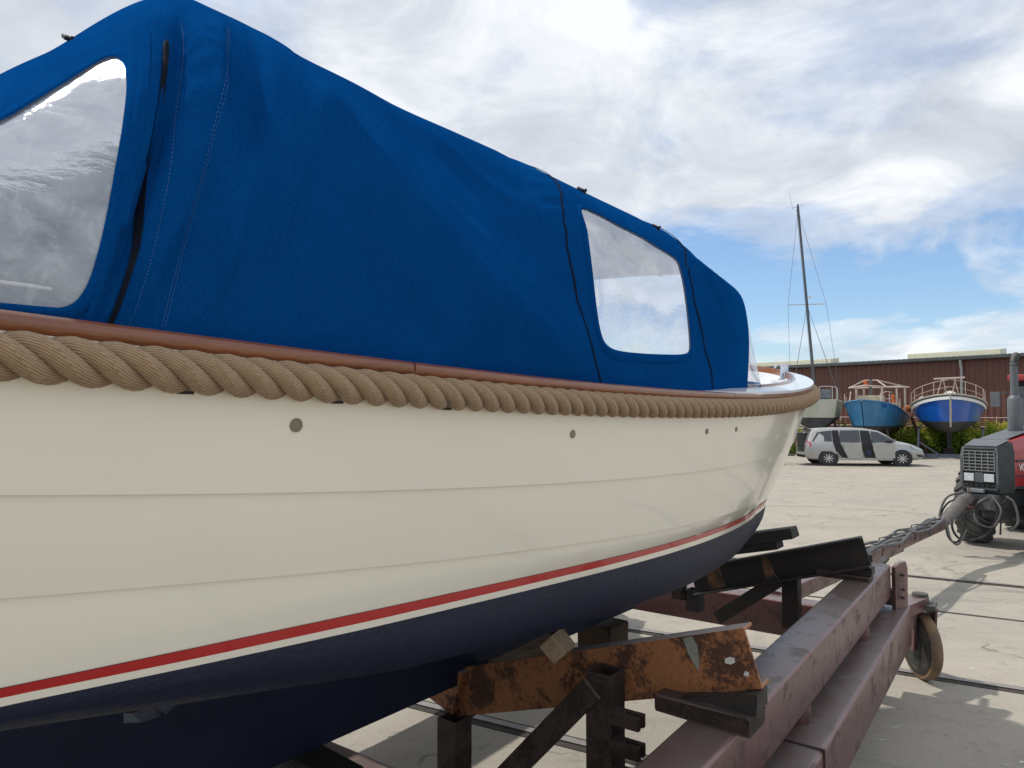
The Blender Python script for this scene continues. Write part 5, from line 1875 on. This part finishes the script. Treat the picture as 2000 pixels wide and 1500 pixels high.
def build_steel():
    f = Vector((-.62, -.78, 0)).normalized()
    ang = math.atan2(f.y, f.x)
    c = Vector((17.70, 36.0, 0)) - f * 3.1
    e = empty('steel_workboat', c, (0, 0, ang))
    tag(e, 'matt steel-blue workboat with bare tubular awning frame, raised behind the silver car', 'boat')
    Ln, B = 6.2, 1.25
    # hard-chined hull, plated: bow, side, bottom
    zsh = lambda x: 2.92 - .95 * x
    zch = lambda x: 1.62 - .06 * x
    t = np.array([0, .04, .10, .18, .30, .5, .75, 1.0])
    hs = np.array([.02, .36, .78, 1.05, 1.2, 1.25, 1.22, 1.12])
    hc = np.array([.02, .20, .46, .70, .90, 1.02, 1.02, .95])
    x = Ln / 2 - t * Ln
    for sg in (-1, 1):
        P = np.array([np.stack([x, sg * hs, zsh(t)], -1), np.stack([x - .45 * (1 - t) ** 4, sg * hc, zch(t)], -1)])
        MB().grid(P).build('side_plate', 'steel_blue', e)
        P = np.array([np.stack([x - .45 * (1 - t) ** 4, sg * hc, zch(t)], -1), np.stack([x - .8 * (1 - t) ** 4, sg * hc * .05, zch(t) - .75 * np.minimum(1, t * 4 + .25)], -1)])
        MB().grid(P).build('bottom_plate', 'old_antifoul', e)
        pr = np.stack([x, sg * (hs + .02), zsh(t) + .03], -1)
        MB().tube([tuple(p) for p in pr], .04, 6).build('rub_rail', 'steel_blue', e, smooth=True)
    b = MB()
    b.add([(-Ln / 2, -1.12, zsh(1)), (-Ln / 2, 1.12, zsh(1)), (-Ln / 2, .95, zch(1)), (-Ln / 2, 0, zch(1) - .75), (-Ln / 2, -.95, zch(1))], [(0, 1, 2, 3, 4)])
    b.build('transom', 'steel_blue', e)
    b = MB()
    pts = np.stack([x, hs * .97, zsh(t) - .05], -1)
    b.grid(np.array([pts, pts * np.array([1, -1, 1])]))
    b.build('deck', 'cabin_cream', e)
    b = MB()
    b.box((-.9, 0, 2.62), (2.9, 1.7, .42))
    b.box((.9, 0, 2.95), (.7, 1.2, .5))
    b.build('cabin', 'cabin_cream', e, bevel=.05)
    # faded name board on the bow
    b = MB()
    b.add([(2.35, 1.10 - .20, 2.70), (1.55, 1.21 - .10, 2.60), (1.55, 1.18 - .10, 2.50), (2.35, 1.05 - .20, 2.60)], [(0, 1, 2, 3)])
    b.build('name_board', 'royal_blue', e, fix=False)
    # awning frame of bent tube on posts
    fr = empty('tmp', (0, 0, 0))
    bpy.data.objects.remove(fr)
    ring = [(1.6, -.9, 3.62), (2.2, 0, 3.70), (1.6, .9, 3.62), (-2.4, 1.25, 3.72), (-2.9, .8, 3.78), (-2.9, -.8, 3.78), (-2.4, -1.25, 3.72)]
    b = MB()
    b.tube([Vector(p) for p in ring], .045, 7, closed=True)
    aw = b.build('awning_frame', 'tube_pale', e, smooth=True)
    for p0, p1 in (((1.9, 0, 3.66), (-2.9, 0, 3.78)), ((-.4, 1.08, 3.66), (-.4, -1.08, 3.66)), ((1.6, -.9, 3.62), (.9, -.3, 4.02)), ((1.6, .9, 3.62), (.9, .3, 4.02)), ((.9, -.3, 4.02), (.9, .3, 4.02)), ((.9, .3, 4.02), (-2.6, 1.05, 3.76)), ((.9, -.3, 4.02), (-2.6, -1.05, 3.76))):
        MB().tube([p0, p1], .034, 6).build('awning_bar', 'tube_pale', aw)
    for x_, y_ in ((1.3, .62), (1.3, -.62), (-.4, 1.0), (-.4, -1.0), (-2.4, 1.05), (-2.4, -1.05)):
        MB().tube([(x_, y_, zsh(.5 - x_ / Ln) - .05), (x_, y_, 3.66)], .055 if x_ > 0 else .05, 8).build('awning_post', 'tube_pale', aw)
    MB().tube([(.9, 0, 2.9), (.9, 0, 4.05)], .08, 10).build('mast_stub', 'exhaust_grey', e, smooth=True)
    q = MB()
    q.box((.95, -.22, 3.86), (.22, .18, .30), Matrix.Rotation(.4, 3, 'X'))
    q.build('fender_bag', 'orange_cloth', e, bevel=.05)
    q = MB()
    q.box((-1.1, .70, 2.98), (.14, .16, .62), Matrix.Rotation(.1, 3, 'X'))
    q.build('rolled_tarp', 'orange_cloth', e, bevel=.04)
    q = MB()
    q.lathe([(0, -.2), (.16, -.15), (.2, 0), (.16, .15), (0, .2)], Matrix.Translation((-2.7, 1.1, 2.52)), 14)
    q.build('buoy', 'orange_cloth', e, smooth=True)
    # bow rails and stern stakes
    for sg in (-1, 1):
        MB().tube([(2.3, sg * .75, 2.68), (2.15, sg * .72, 3.28), (1.5, sg * .85, 3.40), (.9, sg * 1.0, 3.36)], .03, 6).build('bow_rail', 'tube_pale', e)
        MB().tube([(2.2, sg * .72, 2.98), (.9, sg * 1.0, 3.05)], .022, 6).build('bow_rail', 'tube_pale', e)
        for x_ in (1.9, .9, .2, -2.6, -3.0):
            yy = float(np.interp(.5 - x_ / Ln, t, hs))
            MB().tube([(x_, sg * yy, zsh(.5 - x_ / Ln)), (x_, sg * yy, zsh(.5 - x_ / Ln) + .55)], .026, 6).build('stanchion', 'tube_pale', e)
    # stands
    k = empty('boat_stand', c, (0, 0, ang))
    tag(k, 'dark stands under the steel-blue workboat behind the silver car', 'boat stand')
    for x_ in (1.4, -1.8):
        MB().beam((x_, 0, 0), (x_, 0, .86), .5, .5, up=(1, 0, 0)).build('block_stack', 'dark_timber', k)
        for sg in (-1, 1):
            MB().beam((x_, sg * 1.1, 0), (x_, sg * .82, 1.50), .07, .07, up=(1, 0, 0)).build('prop', 'rust_post', k)
    q = MB()
    q.beam((0, 0, -1.15), (0, 0, 1.15), .12, .12, up=(1, 0, 0))
    pr = q.build('leaning_prop', 'rust_post')
    pr.location = (21.75, 38.0, 1.05)
    pr.rotation_euler = (0, R(-22), 0)
    tag(pr, 'rusty brown timber prop leaning against the stern of the steel-blue workboat', 'prop')


build_steel()


def build_yacht():
    f = Vector((.393, .92, 0)).normalized()
    ang = math.atan2(f.y, f.x)
    # stern to the right, bow hidden behind the sloop
    c = Vector((16.25, 38.0, 0)) + f * 4.3
    e = empty('sailing_yacht', c, (0, 0, ang))
    tag(e, 'dirty off-white sailing yacht with tall black mast, stern showing past the rope fender', 'sailboat')
    top = hull_loft(e, 'hull', 'dirty_white', 8.6, 1.45, lambda x: 3.02 - .14 * math.sin(x * PI), lambda x: 2.02 + .02 * x, 1.25, 'old_antifoul', fine=1.1, tr=.72, flare=.86, rise=.7)
    deck_on(e, top, 'dirty_white')
    ob, t, half, zs, Ln = top
    for sg in (-1, 1):
        x = Ln / 2 - t * Ln
        for d0, d1 in ((.10, .13), (.22, .245)):
            P = np.array([np.stack([x, sg * (half * 1.0 + .008), zs - d0], -1), np.stack([x, sg * (half * 1.0 + .006), zs - d1], -1)])
            MB().grid(P).build('cove_line', 'old_antifoul', ob, fix=False)
    b = MB()
    b.poly([(2.4, -.75, 2.92), (1.6, -.75, 3.28), (-.9, -.75, 3.38), (-1.6, -.75, 3.05)], (0, 1.5, 0))
    b.build('cabin', 'dirty_white', e, bevel=.06)
    b = MB()
    b.poly([(.6, -.09, 1.4), (-1.4, -.09, 1.4), (-1.2, -.09, .35), (.3, -.09, .35)], (0, .18, 0))
    b.build('fin_keel', 'old_antifoul', e, bevel=.02)
    # mast with its slight rake, spreaders and rigging
    m0, m1 = Vector((0, 0, 3.1)), Vector((0, .80, 14.7))
    b = MB()
    b.tube([m0, m1], [.085, .065], 10)
    mast = b.build('mast', 'mast_black', e, smooth=True)
    ms = m0 + (m1 - m0) * .487
    MB().tube([ms + Vector((0, -1.05, -.03)), ms + Vector((0, 1.05, .03))], .028, 6).build('spreader', 'tube_steel', mast)
    MB().box(ms + Vector((-.10, -.16, .42)), (.14, .12, .16)).build('radar_reflector', 'white_paint', mast, bevel=.02)
    hd = m1
    MB().tube([hd + Vector((0, .30, -.1)), hd + Vector((0, .46, .85))], .008, 5).build('aerial', 'wire', mast)
    MB().tube([hd + Vector((0, -.22, .06)), hd + Vector((0, .30, -.08))], .012, 5).build('masthead_bar', 'wire', mast)
    MB().box(hd + Vector((0, 0, .06)), (.12, .08, .14)).build('masthead_light', 'mast_black', mast)
    ch = [Vector((-.2, s * 1.35, 2.95)) for s in (-1, 1)]
    for s_, cp_ in zip((-1, 1), ch):
        tip = ms + Vector((0, s_ * 1.05, s_ * .03))
        MB().tube([cp_, tip, m1 + Vector((0, 0, -.2))], .009, 4).build('shroud', 'wire', mast)
        MB().tube([cp_ + Vector((.4, 0, 0)), ms + Vector((0, 0, -.05))], .009, 4).build('shroud', 'wire', mast)
        MB().tube([cp_ + Vector((-.4, 0, 0)), ms + Vector((0, 0, -.05))], .009, 4).build('shroud', 'wire', mast)
    MB().tube([(4.25, 0, 3.05), m1], .009, 4).build('forestay', 'wire', mast)
    MB().tube([(-4.2, 0, 3.0), m1], .009, 4).build('backstay', 'wire', mast)
    for o_ in (.10, .18, .26):
        MB().tube([m0 + Vector((-o_ * 1.6, o_ - .15, 0)), m1 + Vector((-.08, o_ * .3, -.2))], .007, 4).build('halyard', 'wire', mast)
    # boom, pushpit and stern gear
    MB().tube([(-.1, .05, 4.05), (-3.4, .1, 4.0)], .05, 8).build('boom', 'mast_black', mast, smooth=True)
    for sg in (-1, 1):
        top_ = [(-2.6, sg * 1.12, 3.62), (-3.5, sg * 1.05, 3.66), (-4.2, sg * .82, 3.70), (-4.3, sg * .2, 3.70)]
        MB().tube(top_, .022, 6).build('pushpit', 'tube_steel', e, smooth=True)
        for p in top_:
            MB().tube([(p[0], p[1], 2.95), p], .02, 6).build('stanchion', 'tube_steel', e)
    b = MB()
    b.poly([(-.95, -.8, 3.25), (-.75, -.8, 3.55), (-1.7, -.8, 3.62), (-1.9, -.8, 3.1)], (0, 1.6, 0))
    b.build('spray_hood', 'cradle_grey', e, bevel=.06)
    k = empty('yacht_cradle', c, (0, 0, ang))
    tag(k, 'dark cradle and props under the dirty white sailing yacht', 'cradle')
    for x_ in (1.5, -1.9):
        MB().beam((x_, -1.2, .1), (x_, 1.2, .1), .14, .16).build('cross_beam', 'cradle_grey', k)
        for sg in (-1, 1):
            MB().beam((x_, sg * 1.15, .1), (x_, sg * 1.0, 1.75), .08, .08, up=(1, 0, 0)).build('prop', 'cradle_grey', k)


build_yacht()


# ================================================================ weeds along the warehouse
def build_weeds():
    V_, F_, M_ = [], [], []
    r = np.random.default_rng(3)

    def leaf(c, d, w, l, mi):
        d = d / np.linalg.norm(d)
        s = np.cross(d, r.normal(size=3))
        s /= np.linalg.norm(s) + 1e-9
        o = len(V_)
        V_.extend([tuple(c), tuple(c + d * l * .5 + s * w), tuple(c + d * l), tuple(c + d * l * .5 - s * w)])
        F_.append((o, o + 1, o + 2, o + 3))
        M_.append(mi)
    for i in range(2400):
        u = r.random()
        x = 9.0 + u * 27
        y = 40.2 - (x - 20) * .16 + r.uniform(-1.6, 1.6)
        h = r.uniform(.85, 1.62) * (1.0 if x > 19 else .85) * (1 + .12 * math.sin(x * 1.7))
        lean = r.normal(size=2) * .10
        fl = r.random() < (.35 if x > 24 else .15)
        nl = int(18 + h * 12)
        o = len(V_)
        b0 = np.array([x, y, 0])
        tp_ = np.array([x + lean[0] * h, y + lean[1] * h, h])
        V_.extend([tuple(b0 + [-.008, 0, 0]), tuple(b0 + [.008, 0, 0]), tuple(tp_)])
        F_.append((o, o + 1, o + 2))
        M_.append(3)
        for k in range(nl):
            f = r.uniform(.05, 1)
            c = b0 + (tp_ - b0) * f
            a = r.uniform(0, 2 * PI)
            d = np.array([math.cos(a), math.sin(a), r.uniform(-.1, .9)])
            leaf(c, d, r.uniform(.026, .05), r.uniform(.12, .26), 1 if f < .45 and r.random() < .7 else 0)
        if fl:
            for k in range(14):
                a = r.uniform(0, 2 * PI)
                leaf(tp_ + r.normal(size=3) * .06, np.array([math.cos(a), math.sin(a), r.uniform(.1, .9)]), .03, r.uniform(.06, .13), 2)
    me = bpy.data.meshes.new('flowering_weeds')
    me.from_pydata(V_, [], F_)
    for m in ('leaf_green', 'leaf_dark', 'flower_yellow', 'stem_brown'):
        me.materials.append(MATS[m])
    me.polygons.foreach_set('material_index', M_)
    o = bpy.data.objects.new('flowering_weeds', me)
    col.objects.link(o)
    tag(o, 'tall green weeds with yellow flowers growing along the foot of the warehouse', 'weeds', kind='stuff')


build_weeds()
